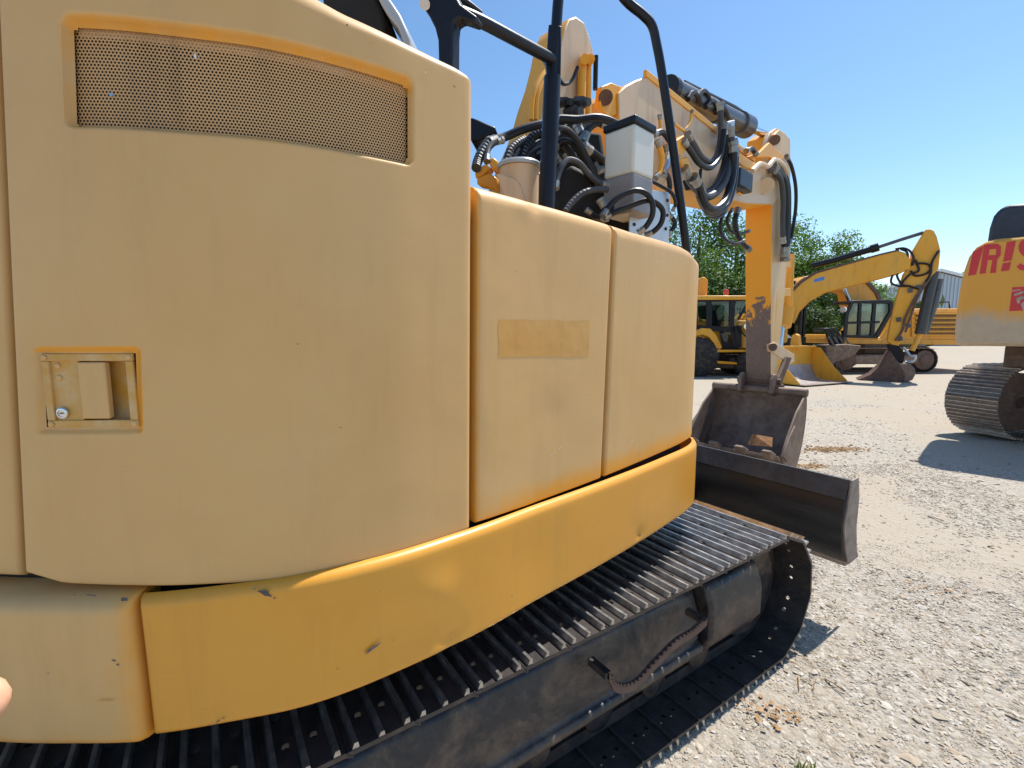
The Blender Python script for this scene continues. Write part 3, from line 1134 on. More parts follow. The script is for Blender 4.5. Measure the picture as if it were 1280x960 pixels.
grille_rc = dict(s0=GS0, s1=GS1, z0=zb_m, z1=zt_m, r=.022, w=.009, wtop=2.2, d=.020, slope=slope, cutf=.85,
                 wear=lambda s, z, u: (.6 * min(1, u * 3) if (z > zt_m + slope * (s - (GS0 + GS1) / 2) - .035 and s > GS0 + .01) else (.25 if s > GS1 - .02 else .12)))
latch_rc = dict(s0=lt_l, s1=lt_r, z0=lt_b, z1=lt_t, r=.008, w=.010, d=.008,
                wear=lambda s, z, u: .75 if (s > lt_r - .02 or z > lt_t - .013) else (.3 if z < lt_b + .01 else .05))
door = panel('engine_door', M_tan, (h(29, 716), h(-12, -150)), (h(590, 661), h(592.5, 106)), door_top, door_bot, POFF, (.012, .022, .085, .010), depth=.05, parent=EXC,
             step_s=.022, step_z=.022, top_in=(CEN[0], CEN[1]), recesses=[grille_rc, latch_rc],
             anchors=[lambda s: lt_b - .04, lambda s: lt_t + .04, lambda s: zb_m - .03 + slope * (s - (GS0 + GS1) / 2), lambda s: zt_m + .02 + slope * (s - (GS0 + GS1) / 2)],
             dents=[(h(350, 560)[0], 1.5, .25, .003), (h(200, 330)[0], 1.9, .2, -.003)])

panel('rear_panel', M_tan, ((.05, 1.17), (.05, 2.6)), (h(25, 716, .05), h(-16, -150, .05)), [(0, 2.62), (S_TOT, 2.62)], [(0, 1.19), (S_TOT, 1.19)], POFF + .022, (.02, .01, .05, .012), depth=.06, parent=EXC, top_in=(CEN[0], CEN[1]))

_dl, _dr = (h(29, 716), h(-12, -150)), (h(590, 661), h(592.5, 106))


def lean(s, z):
    """follow the slight lean of the door's columns away from the grille's mid height"""
    zc_ = (zt_m + zb_m) / 2
    e0, e1 = [np.interp([zc_, z], [d_[0][1], d_[1][1]], [d_[0][0], d_[1][0]]) for d_ in (_dl, _dr)]
    return e0[1] + (s - e0[0]) / (e1[0] - e0[0]) * (e1[1] - e0[1])


# grille: perforated sheet, hexagonal holes
m = MB()
gp = .0074
rowh = gp * .866
vidx = {}
hs, hz = GS0 + .006, zb_m + .006
nc_, nr_ = int((GS1 - GS0 - .012) / gp), int((zt_m - zb_m - .014) / rowh)
GOFF = POFF + .027


def gv(s, z, o):
    k = (round(s * 20000), round(z * 20000), round(o * 1e5))
    if k not in vidx:
        vidx[k] = len(m.v)
        zz = z + slope * (s - (GS0 + GS1) / 2)
        m.v.append(tuple(surf(lean(s, zz), zz, o)))
    return vidx[k]


for r in range(nr_ + 1):
    for c in range(nc_ + 1):
        cs, cz = hs + c * gp + (gp / 2 if r % 2 else 0), hz + r * rowh
        if cs > GS1 - .004:
            continue
        ou, inn = [], []
        for k in range(6):
            a = math.radians(30 + 60 * k)
            ou.append(gv(cs + gp * .57735 * math.cos(a), cz + gp * .57735 * math.sin(a), GOFF))
            inn.append(gv(cs + gp * .345 * math.cos(a), cz + gp * .345 * math.sin(a), GOFF))
        for k in range(6):
            q = (k + 1) % 6
            m.f.append((ou[k], ou[q], inn[q], inn[k]))
            m.m.append(0)
M_gr = paint('grille_sheet_paint', srgb(202, 154, 98), srgb(204, 160, 108), .55, dirt=(.10, .055, .03, 1), dirt_amt=.6)
m.build('grille', M_gr, door, flip=False)

fleck(139, 118, .010, .009, 0, GOFF - .0015, door, M_chrome)  # bright reflection on the grille, painted as a pale fleck
fleck(244, 70, .006, .016, .1, GOFF - .0015, door, M_white)  # second painted glint, white

# latch: rim plate with rivets, cup, paddle handle and lock barrel
L0, L1, K0, K1 = lt_l + .016, lt_r - .016, lt_b + .014, lt_t - .014


def sbox(m, s0, s1, z0, z1, o0, o1, mi=0):
    vs = [surf(s, z, o) for o in (o0, o1) for z in (z0, z1) for s in (s0, s1)]
    m.add(vs, [(0, 1, 3, 2), (4, 6, 7, 5), (0, 4, 5, 1), (2, 3, 7, 6), (0, 2, 6, 4), (1, 5, 7, 3)], mi)


lo = POFF + .008
rim_w = .016
m = MB()
sbox(m, L0, L1, K1 - rim_w, K1, lo - .005, lo + .004)
sbox(m, L0, L1, K0, K0 + rim_w, lo - .005, lo + .004)
sbox(m, L0, L0 + rim_w, K0 + rim_w, K1 - rim_w, lo - .0052, lo + .004)
sbox(m, L1 - rim_w, L1, K0 + rim_w, K1 - rim_w, lo - .0052, lo + .004)
M_latch = paint('latch_rim_paint', srgb(206, 172, 122), srgb(202, 146, 50), .5, dirt_amt=.2, scale=14)
latch = m.build('door_latch', M_latch, door, bevel=.002)
m = MB()
i0, i1, j0, j1 = L0 + rim_w, L1 - rim_w, K0 + rim_w, K1 - rim_w
mid = i0 + (i1 - i0) * .36
sbox(m, i0, mid, j0, j1, lo + .001, lo + .006)
sbox(m, mid, i1, j0, j1, lo + .028, lo + .032)
sbox(m, i1, i1 + .003, j0, j1, lo + .001, lo + .032)
sbox(m, mid, i1, j1, j1 + .003, lo + .001, lo + .032)
sbox(m, mid, i1, j0 - .003, j0, lo + .001, lo + .032)
m.build('latch_cup', M_latch, door)
m = MB()
sbox(m, mid + .001, mid + (i1 - mid) * .58, j0 + .003, j1 - .002, lo - .004, lo + .012)
m.build('latch_handle', M_tan, door, bevel=.003)
for k, (a, b) in enumerate(((L0 + .008, K1 - .008), (L1 - .008, K1 - .008), (L0 + .008, K0 + .008), (L1 - .008, K0 + .008), (i0 + .014, j1 - .010), (i0 + .015, j1 - .036))):
    p0 = surf(a, b, lo - (.005 if k < 4 else -.001))
    n0 = unit(surf(a, b, 0) - surf(a, b, .05))
    MB().lathe(p0, n0, [(0, .0062), (.002, .006), (.0035, .004)], 14).build('rivet', M_tan, door)
p0 = surf(i0 + .017, j0 + .016, lo + .001)
n0 = unit(surf(i0, j0, 0) - surf(i0, j0, .05))
lk = MB().lathe(p0, n0, [(0, .0125), (.006, .0125), (.007, .011), (.0072, .008), (.006, .0075), (.006, .001)], 24).build('lock_barrel', M_chrome, door)
m = MB()
ux = unit(np.cross(UP, n0))
m.box(p0 + n0 * .0068, (ux, UP, n0), (.007, .0022, .002))
m.build('keyhole', M_inner, door)

# ---- hood panels
hood_top = [h(x, y) for x, y in ((596, 228), (640, 240), (700, 257), (765, 277), (800, 289), (842, 301), (856, 306))]
zc = hood_top[-1][1]
hood_top += [(h(866, 312)[0], h(866, 312)[1]), (h(870, 340)[0] + .02, zc - .03), (S_TOT, zc - .03)]
hb = [h(x, y) for x, y in ((594, 655), (660, 633), (752, 598), (800, 578), (858, 551))]
hood_bot = hb + [(S_TOT, hb[-1][1])]
S_MID0 = h(600, 600)[0]
orange_low = lambda s, z, dl, dr, dt, db: 1.0 * max(0, 1 - db / .085) * (.35 + .65 * min(1, max(0, (s - S_MID0) / .25))) + (.5 * max(0, 1 - dl / .009) if s < S_MID0 + .1 else 0)
mid_p = panel('hood_panel', M_tan, (h(595.5, 655), h(598.5, 228)), (h(751.5, 598), h(766, 279)), hood_top, hood_bot, POFF, (.010, .008, .05, .008), depth=.05, parent=EXC,
              step_s=.02, step_z=.02, top_in=(CEN[0], CEN[1]), wear=orange_low,
              dents=[(h(672, 262)[0], h(672, 262)[1], .018, .006), (h(655, 256)[0], h(655, 256)[1], .03, -.003), (h(690, 520)[0], h(690, 520)[1], .07, .003)])
front_p = panel('hood_panel', M_tan, (h(756.5, 597), h(770.5, 280)), ((s_front, 1.17), (s_front, 2.2)), hood_top, hood_bot, POFF, (.008, .02, .05, .008), depth=.05, parent=EXC,
                step_s=.02, step_z=.02, top_in=(CEN[0], CEN[1]), wear=orange_low, dents=[(h(780, 292)[0], h(780, 292)[1], .015, .004)])


def sheet(name, mat, corners, off, parent, label=None, nx=8, nz=4, rag=0):
    """thin flat patch lying on the panel surface; corners (px,py) TL, TR, BR, BL"""
    c = [hit(x, y, off) for x, y in corners]
    rows = []
    for j in range(nz + 1):
        b = j / nz
        row = []
        for i in range(nx + 1):
            a = i / nx
            s = (c[0][0] * (1 - a) + c[1][0] * a) * (1 - b) + (c[3][0] * (1 - a) + c[2][0] * a) * b
            z = (c[0][1] * (1 - a) + c[1][1] * a) * (1 - b) + (c[3][1] * (1 - a) + c[2][1] * a) * b
            if rag and (i in (0, nx) or j in (0, nz)):
                s += random.uniform(-rag, rag)
                z += random.uniform(-rag, rag)
            row.append(surf(s, z, off))
        rows.append(row)
    o = MB().grid(rows).build(name, mat, parent, flip=False)
    return o


sheet('decal_residue', M_decal, ((623, 399), (737, 401), (736, 446), (623, 446)), POFF - .0006, mid_p, nx=14, nz=8, rag=.0025)['label'] = 'yellowish rectangle where a decal was'
for (x_, y_, w_, h_, a_, m_) in ((330, 741, .040, .012, -.6, M_chip), (318, 736, .008, .005, 0, M_chip2), (343, 748, .006, .004, .4, M_chip2),
                                 (468, 809, .055, .007, .42, M_chip2), (462, 812, .03, .004, .45, M_chip), (492, 801, .018, .004, .5, M_recess),
                                 (569, 795, .012, .004, .9, M_recess), (563, 800, .006, .003, .2, M_chip2), (272, 902, .012, .004, .6, M_chip), (279, 898, .009, .003, -.5, M_chip), (262, 906, .005, .003, 0, M_chip2),
                                 (800, 669, .010, .016, .2, M_chip), (803, 676, .008, .006, 0, M_chip), (422, 836, .005, .003, 0, M_chip), (640, 745, .006, .003, .3, M_chip2), (720, 660, .007, .003, .3, M_chip2)):
    fleck(x_, y_, w_, h_, a_, -.0016 if y_ < 740 else (-.0008 if x_ > 520 else .0 - .0012), sk, m_)
for (x_, y_, w_, h_, a_, m_) in ((142, 826, .010, .004, -.6, M_chip), (147, 831, .007, .004, -.4, M_chip), (133, 876, .045, .0022, .02, M_recess), (155, 749, .020, .010, .2, M_chip), (114, 744, .028, .004, -.1, M_chip), (60, 842, .005, .003, 0, M_chip)):
    fleck(x_, y_, w_, h_, a_, -.0136, EXC, m_)
for (x_, y_, w_, h_, a_, m_) in ((372, 430, .004, .003, 0, M_chip), (434, 31, .005, .004, 0, M_chip), (532, 90, .005, .004, 0, M_white), (92, 235, .004, .016, .1, M_white), (568, 108, .008, .003, -.6, M_chip2)):
    fleck(x_, y_, w_, h_, a_, POFF - .0007, door, m_)
for (x_, y_, w_, h_, a_, m_) in ((700, 560, .030, .0016, .5, M_white), (690, 568, .020, .0014, .4, M_white)):
    fleck(x_, y_, w_, h_, a_, POFF - .0007, mid_p, m_)
for (x_, y_, w_, h_, a_, m_) in ((826, 323, .006, .005, 0, M_chip), (790, 552, .004, .022, -.5, M_white), (820, 342, .030, .0014, -.1, M_white), (815, 368, .024, .0013, .1, M_white)):
    fleck(x_, y_, w_, h_, a_, POFF - .0007, front_p, m_)

# inner core behind the panel gaps, deck and radiator wall
def core_ring(z0, z1, off):
    m = MB()
    sv = np.arange(.06, s_front, .05)
    m.grid([[surf(s, z0, off) for s in sv], [surf(s, z1, off) for s in sv]])
    return m


core_ring(.86, 2.10, .085).build('inner_frame', M_inner, EXC, flip=False)
m = MB()
sv = np.arange(.06, h(594, 300)[0] - .02, .05)
m.grid([[surf(s, 2.0, .085) for s in sv], [surf(s, 2.36, .085) for s in sv]])
m.build('inner_frame', M_inner, EXC, flip=False)
m = MB()
_sg = h(0, 400)[0]
sv = np.arange(_sg - .3, _sg + .22, .04)
m.grid([[surf(s, 2.3, .085) for s in sv], [surf(s, 2.54, .085) for s in sv]])
m.build('inner_frame', M_inner, EXC, flip=False)
m = MB()
sA = h(594, 300)[0] - .012
pA, pB = surf(sA, 1.2, .06), surf(sA, 1.2, .06) + np.array([-.55, .62, 0])
m.prism([pA, pB, pB + UP * 1.12, pA + UP * 1.12], np.array([-.02, -.02, 0]))
m.build('engine_bulkhead', M_tan, EXC)
m = MB()
sv = list(np.arange(.06, s_front, .08))
P = [surf(s, .86, .06) for s in sv]
m.prism(P, UP * .06)
m.build('turntable', M_frame, EXC)
m = MB()
sv = list(np.arange(h(600, 400)[0], s_front, .06))
P = [surf(s, 1.72, .12) for s in sv]
P += [CEN + B_D * .9 - B_N * .3 + UP * 1.72, CEN - B_D * .3 - B_N * .3 + UP * 1.72]
m.prism(P, UP * .04)
m.build('deck', M_inner, EXC)

# ---- cab on the far side of the boom
cb = CEN + B_D * .35 - B_N * .72
cab = MB()
for a in (-.55, .55):
    for b in (-.42, .42):
        cab.box(cb + B_D * a + B_N * b + UP * 1.80, (B_D, B_N, UP), (.07, .07, 1.72))
cab.box(cb + UP * 2.68, (B_D, B_N, UP), (1.22, .94, .07))
cab.box(cb + UP * 1.22, (B_D, B_N, UP), (1.20, .92, .55))
cb_o = cab.build('cab', M_black, EXC, bevel=.015)
for d, n_, a in ((B_N, B_D, .43), (-B_N, B_D, .43), (B_D, B_N, .56), (-B_D, B_N, .56)):
    m = MB()
    w_ = 1.03 if n_ is B_D else .77
    m.box(cb + d * a + UP * 2.07, (n_, d, UP), (w_, .006, 1.13))
    m.build('window_pane', M_glass, cb_o)

# ---- rails, post and bracket
def px_tube(name, pts, r, mat, parent=EXC, n=12, sm=4, ):
    return MB().tube([at_y(*q) for q in pts], r, n, sm).build(name, mat, parent)


px_tube('guard_post', [(679, 400, 1.94), (683, 262, 1.96), (687, 180, 1.98), (690.5, 97, 2.0)], .0345, M_black, sm=0)
px_tube('guard_post_upper', [(690, 105, 2.0), (693, 70, 2.0), (697, 10, 2.01), (703, -60, 2.02)], .0215, M_black, sm=0)
m = MB()
m.prism([at_y(x, y, 1.985) for x, y in ((672, 55), (684, 62), (686, 30), (702, 32), (701, 95), (684, 97), (682, 76), (676, 66))], np.array([.0, .04, 0]))
m.build('post_gusset', M_black, EXC, bevel=.004)
px_tube('guard_bar', [(552, 4, 1.62), (572, 14, 1.66), (600, 26, 1.72), (645, 50, 1.84), (690, 74, 1.99)], .0215, M_black)
px_tube('guard_bar', [(560, -8, 1.66), (578, 0, 1.70), (600, 17, 1.76)], .012, M_black)
px_tube('front_rail', [(752, -45, 2.5), (780, -2, 2.52), (803, 18, 2.54), (815, 32, 2.55), (821, 56, 2.56), (828, 95, 2.57), (842, 190, 2.60), (858, 312, 2.64), (868, 400, 2.68)], .0225, M_black)
m = MB()
m.prism([at_y(x, y, 1.58) for x, y in ((527, -10), (528, 8), (536, 20), (543, 34), (547, 50), (548, 90), (565, 100), (565.5, 40), (567, 26), (574, 22), (592, 28), (596, 20), (575, 5), (566, -12))], np.array([.02, .045, 0]))
m.build('rail_bracket', M_black, EXC, bevel=.006)
_b = at_y(556, 80, 1.60)
MB().tube([_b, (_b[0] - .01, _b[1] + .01, 2.25)], .026, 12).build('bracket_post', M_black, EXC)
MB().tube([at_y(531, 5, 1.56), at_y(531, 5, 1.60)], .016, 14).build('bracket_pin', M_alu, EXC)

# exhaust cover over the door top
m = MB()
outer = [(448, -40), (470, -20), (488, 0), (500, 18), (508, 36), (513, 50)]
inner = [(516, 190), (500, 190), (503, 50), (497, 34), (484, 18), (476, 5), (468, -12), (440, -40)]
m.prism([at_y(x, y, 1.72) for x, y in outer + inner], np.array([.02, .20, 0]))
m.build('exhaust_cover', M_grey, EXC, bevel=.012)
m = MB()
m.prism([at_y(x, y, 1.76) for x, y in ((436, -40), (464, -12), (474, 6), (480, 22), (482, 60), (482, 190), (420, 190), (410, 60), (400, -20))], np.array([.02, .12, 0]))
m.build('exhaust_pipe', M_inner, EXC, bevel=.01)
m = MB()
m.prism([at_y(x, y, 2.4) for x, y in ((588, 146), (597, 149), (610, 155), (619, 158), (620, 165), (614, 167), (598, 176), (588, 176))], np.array([.02, .15, 0]))
m.build('mirror', M_black, EXC, bevel=.008)

# ---- deck equipment
z4 = lambda x, y: (590 + x / 6.856, 140 + y / 6.856)
z5 = lambda x, y: (740 + x / 5.65, 140 + y / 5.65)


M_crimp = simple('crimped_fitting_steel', (.30, .29, .27, 1), .4, .8, .3, 20, .1, dust=(.12, .08, .05, 1), dust_amt=.4)


def end_fittings(ho, P, r):
    S = smooth_line(P, 7)
    for a_, b_ in ((S[0], S[1]), (S[-1], S[-2])):
        d_ = unit(b_ - a_)
        MB().lathe(a_ - d_ * r * .3, d_, [(0, r * .9), (0, r * 1.32), (r * .9, r * 1.32), (r * 1.0, r * 1.16), (r * 2.6, r * 1.16), (r * 2.7, r * .9)], 8).build('hose_fitting', M_crimp, ho)


def hose(zf, pts, D0, D1, r, mat=M_rubber, rings=False, name='hose'):
    k = len(pts)
    P = []
    for i, q in enumerate(pts):
        x, y = zf(*q)
        P.append(at_y(x, y, D0 + (D1 - D0) * i / (k - 1)))
    if rings:
        S = smooth_line(P, 14)
        rr = [r * (1.0 if (i // 2) % 2 else 1.10) for i in range(len(S))]
        return MB().tube(S, rr, 10).build(name, mat, EXC, sharp=25)
    ho = MB().tube(P, r, 10, 7).build(name, mat, EXC)
    end_fittings(ho, P, r)
    return ho


hose(z4, [(36, 480), (50, 420), (90, 330), (150, 250)], 2.1, 2.2, .020, M_rubberg, True)
hose(z4, [(150, 262), (210, 235), (280, 215), (420, 155), (540, 118), (640, 95), (740, 62), (900, 66), (1050, 50), (1150, 66), (1235, 105), (1290, 160)], 2.2, 2.55, .020)
hose(z4, [(130, 420), (135, 330), (180, 270), (260, 240)], 2.12, 2.2, .013, M_rubberg)
hose(z4, [(295, 430), (330, 330), (390, 270), (450, 235)], 2.35, 2.45, .019, M_rubberg, True)
hose(z4, [(400, 500), (425, 400), (460, 300), (520, 215), (600, 180), (700, 200)], 2.4, 2.5, .022, M_rubber, True)
hose(z4, [(500, 480), (510, 360), (560, 290), (640, 250)], 2.45, 2.5, .018, M_rubberg, True)
hose(z4, [(440, 460), (500, 360), (600, 300), (700, 270)], 2.38, 2.45, .010)
hose(z4, [(690, 220), (760, 150), (840, 175), (920, 270), (980, 390), (1040, 520), (1110, 620), (1200, 660)], 2.25, 2.35, .016)
hose(z4, [(690, 320), (760, 250), (850, 262), (930, 340), (1010, 480), (1070, 590), (1150, 650)], 2.3, 2.4, .014)
hose(z4, [(690, 330), (770, 275), (830, 310), (880, 400), (940, 470), (1020, 570), (1100, 625)], 2.35, 2.42, .013)
hose(z4, [(715, 650), (735, 560), (775, 460), (830, 410), (920, 440), (1000, 530), (1080, 600), (1160, 625)], 2.12, 2.25, .013, M_rubberg)
hose(z4, [(800, 850), (860, 770), (950, 695), (1060, 665), (1160, 665)], 2.1, 2.2, .013, M_rubberg, True)
hose(z4, [(960, 300), (1040, 350), (1120, 410), (1220, 440)], 2.6, 2.7, .022)
hose(z4, [(900, 120), (960, 230), (1020, 330), (1110, 500)], 2.75, 2.7, .022)
hose(z4, [(950, 250), (1000, 140), (1080, 90), (1180, 120)], 2.7, 2.75, .022)
hose(z4, [(620, 420), (650, 480), (660, 600), (640, 720)], 2.45, 2.3, .018)
hose(z4, [(560, 330), (590, 450), (580, 560)], 2.5, 2.4, .02)
for k in range(9):
    a = 300 + k * 38
    hose(z4, [(a, 560), (a + 20, 430 - 8 * (k % 3)), (a + 70, 320 - 12 * (k % 4)), (a + 160, 260 + 10 * (k % 2)), (a + 260, 300), (a + 330, 420)], 2.55 + .03 * (k % 3), 2.75, .017 + .003 * (k % 2), M_rubber if k % 3 else M_rubberg, k % 2 == 0)
m = MB()
m.prism([at_y(*z4(x, y), 2.42) for x, y in ((735, 640), (790, 500), (840, 440), (960, 500), (1060, 600), (1160, 660), (1180, 900), (1000, 940), (720, 850), (705, 760))], np.array([.05, .22, 0]))
m.build('rubber_cover', simple('creased_black_rubber', (.012, .010, .009, 1), .7, 0, .5, 9, .6, dust=(.05, .04, .03, 1)), EXC, bevel=.02)
m = MB()
m.prism([at_y(x, y, 2.85) for x, y in ((640, 185), (700, 160), (752, 165), (762, 250), (700, 280), (630, 250))], np.array([.05, .3, 0]))
m.build('valve_block', M_inner, EXC, bevel=.02)
for q, r_ in (((705, 128), .03), ((716, 140), .04), ((726, 128), .035), ((700, 150), .03), ((740, 150), .03), ((722, 160), .05)):
    c_ = at_y(*q, 3.05)
    MB().lathe(c_, unit((.5, -.6, -.25)), [(-.05, r_), (.03, r_), (.032, r_ * .7), (.07, r_ * .7)], 6).build('hydraulic_fitting', M_rubberg if r_ > .032 else M_rubber, EXC)
# filter can with lid
fc = at_y(*z4(405, 600), 2.06)
fz = 2.20
can = MB().lathe((fc[0], fc[1], fz), UP, [(-.12, .078), (.235, .084)], 28).build('filter_housing', M_boom, EXC)
MB().lathe((fc[0], fc[1], fz + .236), UP, [(0, .094), (.012, .096), (.02, .09), (.028, .03)], 28).build('filter_lid', M_grey, EXC)
MB().lathe((fc[0] + .088, fc[1] - .03, fz + .252), (1, -.2, 0), [(0, .008), (.03, .008)], 8).build('lid_bolt', M_alu, EXC)
m = MB()
m.prism([at_y(*z4(x, y), 1.97) for x, y in ((205, 535), (235, 528), (370, 575), (400, 610), (450, 760), (280, 720))], np.array([.01, .012, 0]))
m.build('bracket_plate', M_boom, EXC, bevel=.002)
for pts in (((20, 520), (90, 455), (120, 440), (150, 480), (90, 540), (30, 570)), ((150, 400), (180, 385), (220, 420), (215, 480), (170, 500), (150, 460)), ((40, 560), (140, 520), (210, 560), (240, 680), (150, 640), (40, 620))):
    m = MB()
    m.prism([at_y(*z4(x, y), 2.12) for x, y in pts], np.array([.02, .06, 0]))
    m.build('pipe_clamp', M_boomy, EXC, bevel=.006)
MB().lathe(at_y(*z4(290, 460), 2.2), (.2, -.1, 1), [(-.05, .024), (.02, .024)], 6).build('hex_plug', M_alu, EXC)

# expansion tank
tc = at_y(793, 168, 2.2)
tc[2] = 0
ta, tb = B_D * .175, -B_N * .165
zT, zL, zB = 2.685, 2.475, 2.30


def tank_block(z0, z1, grow=0.0):
    a, b = unit(ta), unit(tb)
    base = tc - a * grow - b * grow
    A, Bv = ta + a * 2 * grow, tb + b * 2 * grow
    m = MB()
    m.prism([base + UP * z0, base + A + UP * z0, base + A + Bv + UP * z0, base + Bv + UP * z0], UP * (z1 - z0))
    return m


tk = tank_block(zL, zT).build('expansion_tank', M_tank, EXC, bevel=.012)
tank_block(zB, zL - .0005).build('tank_fluid', M_fluid, tk, bevel=.01)
tank_block(zT, zT + .035, .006).build('tank_lid', M_black, tk, bevel=.008)
# aluminium plate with bolts
pl = [at_y(x, y, D) for x, y, D in ((788, 233, 2.30), (838, 241, 2.50), (836, 304, 2.50), (787, 300, 2.30))]
m = MB().prism(pl, -B_N * .006)
plate = m.build('aluminium_plate', M_alu, EXC, bevel=.001)
for u_, v_ in ((.1, .12), (.92, .16), (.1, .7), (.9, .72), (.93, .45), (.1, .45)):
    q = (pl[0] * (1 - u_) + pl[1] * u_) * (1 - v_) + (pl[3] * (1 - u_) + pl[2] * u_) * v_
    MB().lathe(q, B_N, [(0, .009), (.006, .008)], 6).build('bolt', M_black, plate)
hose(z5, [(80, 730), (110, 680), (190, 600), (300, 555), (380, 575), (425, 640), (425, 730), (380, 810), (330, 850)], 2.12, 2.18, .0125)
hose(z5, [(90, 745), (200, 690), (290, 655), (390, 625), (455, 645), (500, 700), (490, 780), (440, 840), (380, 870)], 2.16, 2.22, .0125)
hose(z5, [(285, 545), (310, 490), (350, 472), (410, 485), (480, 520), (560, 570), (590, 640), (570, 700)], 2.4, 2.5, .009)
hose(z5, [(540, 720), (575, 760), (585, 800), (550, 850), (540, 880)], 2.55, 2.55, .012)
hose(z5, [(60, 620), (100, 700), (90, 760)], 2.2, 2.2, .016)
hose(z5, [(-40, 690), (30, 740), (90, 720), (180, 660), (260, 640)], 2.25, 2.3, .012)
m = MB()
m.prism([at_y(*z5(x, y), 2.48) for x, y in ((100, 640), (270, 620), (275, 860), (90, 800))], np.array([.05, .15, 0]))
m.build('tank_bracket', M_inner, EXC, bevel=.01)

# ---------------- boom
def bp(px, py, off):
    return on_plane(px, py, CEN + B_N * off, B_N)


def bm_prism(name, pts, off, width, mats, parent=EXC, bevel=.01, side=1):
    m = MB()
    m.prism([bp(x, y, off) for x, y in pts], -B_N * width, 0, side)
    return m.build(name, mats, parent, bevel=bevel)


z2 = lambda x, y: (700 + x / 3.694, 60 + y / 3.694)
# lower boom rising behind the hoses
lowb = bm_prism('lower_boom', [(640, 240), (655, 200), (667, 172), (675, 150), (682, 124), (692, 94), (699, 66), (704, 40), (711, 23), (720, 20), (731, 28), (737, 46), (738, 72), (736, 118), (742, 160), (730, 225), (690, 260)], .20, .26, [M_boom, M_boomy], bevel=.012)
bm_prism('lug', [(735, 40), (741, 62), (743, 78), (738, 86), (733, 70)], .14, .06, [M_boom, M_boomy], lowb, .006)
for q in ((731, 74), (738, 74)):
    MB().tube([bp(q[0], q[1], .22), bp(q[0], q[1], .30)], .03, 10).build('pin', M_boomy, lowb)
for pts, r_ in ((((728, 78), (727, 115), (726, 150)), .028), (((735, 80), (735, 120), (735, 150)), .022)):
    MB().tube([bp(x, y, .24) for x, y in pts], r_, 10).build('cylinder_rod', M_boomy, lowb)
MB().tube([bp(745, 70, .26), bp(744, 112, .26)], .016, 8).build('pipe', M_rubber, lowb)
MB().tube([bp(x, y, .25) for x, y in ((722, 84), (715, 100), (705, 105), (698, 98))], .012, 8, 5).build('pipe', M_rubber, lowb)
for dx in (0, 5):
    MB().tube([bp(x + dx, y, .26) for x, y in ((664, 150), (666, 120), (676, 98), (684, 88))], .016, 8, 5).build('pipe', M_boomy, lowb)

main_poly = [(773, 116), (782, 107), (795, 100), (808, 95.5), (816, 98), (832, 110), (850, 124), (872, 144), (895, 166), (912, 180), (930, 193), (944, 203), (957, 209), (967, 214), (973, 228), (975, 240), (973, 250), (966, 256),
             (935, 255), (900, 247), (852, 236), (826, 231), (806, 222), (790, 205), (780, 182), (774, 155)]
BW = .21
boom = bm_prism('boom', main_poly, BW, 2 * BW, [M_boom, M_boomy], bevel=.012)
# flange along the top edge
for a_, b_ in (((808, 95), (895, 165)), ((895, 165), (944, 202))):
    p0, p1 = bp(a_[0], a_[1], BW + .012), bp(b_[0], b_[1], BW + .012)
    m = MB()
    m.prism([p0, p1, p1 + UP * .05, p0 + UP * .05], -B_N * .03)
    m.build('boom_flange', M_boomy, boom, bevel=.004)
# rear lugs with eye
m = MB()
m.prism([bp(x, y, BW - .02) for x, y in ((752, 108), (764, 103), (776, 108), (776, 142), (760, 146), (750, 132))], -B_N * .05)
m.build('boom_lug', M_boomy, boom, bevel=.006)
MB().tube([bp(757, 122, BW + .01), bp(757, 122, BW - .4)], .05, 18).build('boom_pin', M_rust, boom)
# stick cylinder lying on the boom
c0, c1, c2 = bp(838, 112, 0), bp(930, 157, 0), bp(968, 173, 0)
cyl = MB().tube([c0, c1], .098, 22).build('arm_cylinder', M_cyl, EXC)
ax_ = unit(c1 - c0)
MB().lathe(c1 - ax_ * .16, ax_, [(0, .10), (.005, .122), (.24, .122), (.25, .10)], 24).build('cylinder_gland', M_cyl, cyl)
MB().lathe(c0 + ax_ * .9, ax_, [(0, .10), (.003, .108), (.05, .108), (.053, .10)], 24).build('cylinder_band', M_black, cyl)
MB().tube([c1, c2], .042, 14).build('cylinder_rod', M_chrome, cyl)
MB().tube([c0 - ax_ * .05, c0 + ax_ * .02], .11, 16).build('cylinder_eye', M_black, cyl)
MB().tube([c0 + UP * .12 + ax_ * .25, c0 + UP * .14 + ax_ * 1.4, c0 + UP * .13 + ax_ * 1.6], .02, 8).build('cylinder_pipe', M_rubber, cyl)
for q in ((868, 118), (880, 116), (890, 128), (902, 135)):
    pts = [bp(q[0] + dx, q[1] + dy, .1) for dx, dy in ((-8, 6), (-2, -2), (4, 2), (8, 14))]
    MB().tube(pts, .024, 8, 4).build('hose_fitting', M_rubber, cyl)

# stick
ST = .155
stick_poly = [(968, 168), (974, 162), (981, 166), (988, 174), (988.5, 205), (987, 255), (985, 300), (983, 345), (978, 400), (973, 450), (969, 480), (966, 488), (963.5, 486), (963.5, 430), (964, 340), (965, 262), (965, 215)]
t = NT('stick_rear_paint')
co = t.coord()
zsep = t.node('ShaderNodeSeparateXYZ')
t.link(co, zsep.inputs[0])
nz = t.noise(7, 7, .7, co, .8)
f = t.math('ADD', t.math('MULTIPLY', t.math('SUBTRACT', 2.36, zsep.outputs[2]), 1.6), t.math('MULTIPLY', t.math('SUBTRACT', nz, .5), 2.6))
f = t.ramp(f, [(.40, 0), (.55, 1)])
yc = t.mix(t.noise(2, 4, .6, co), srgb(246, 158, 22), srgb(242, 162, 38))
rc_ = t.mix(t.noise(30, 6, .7, co), (.10, .06, .05, 1), (.25, .18, .145, 1))
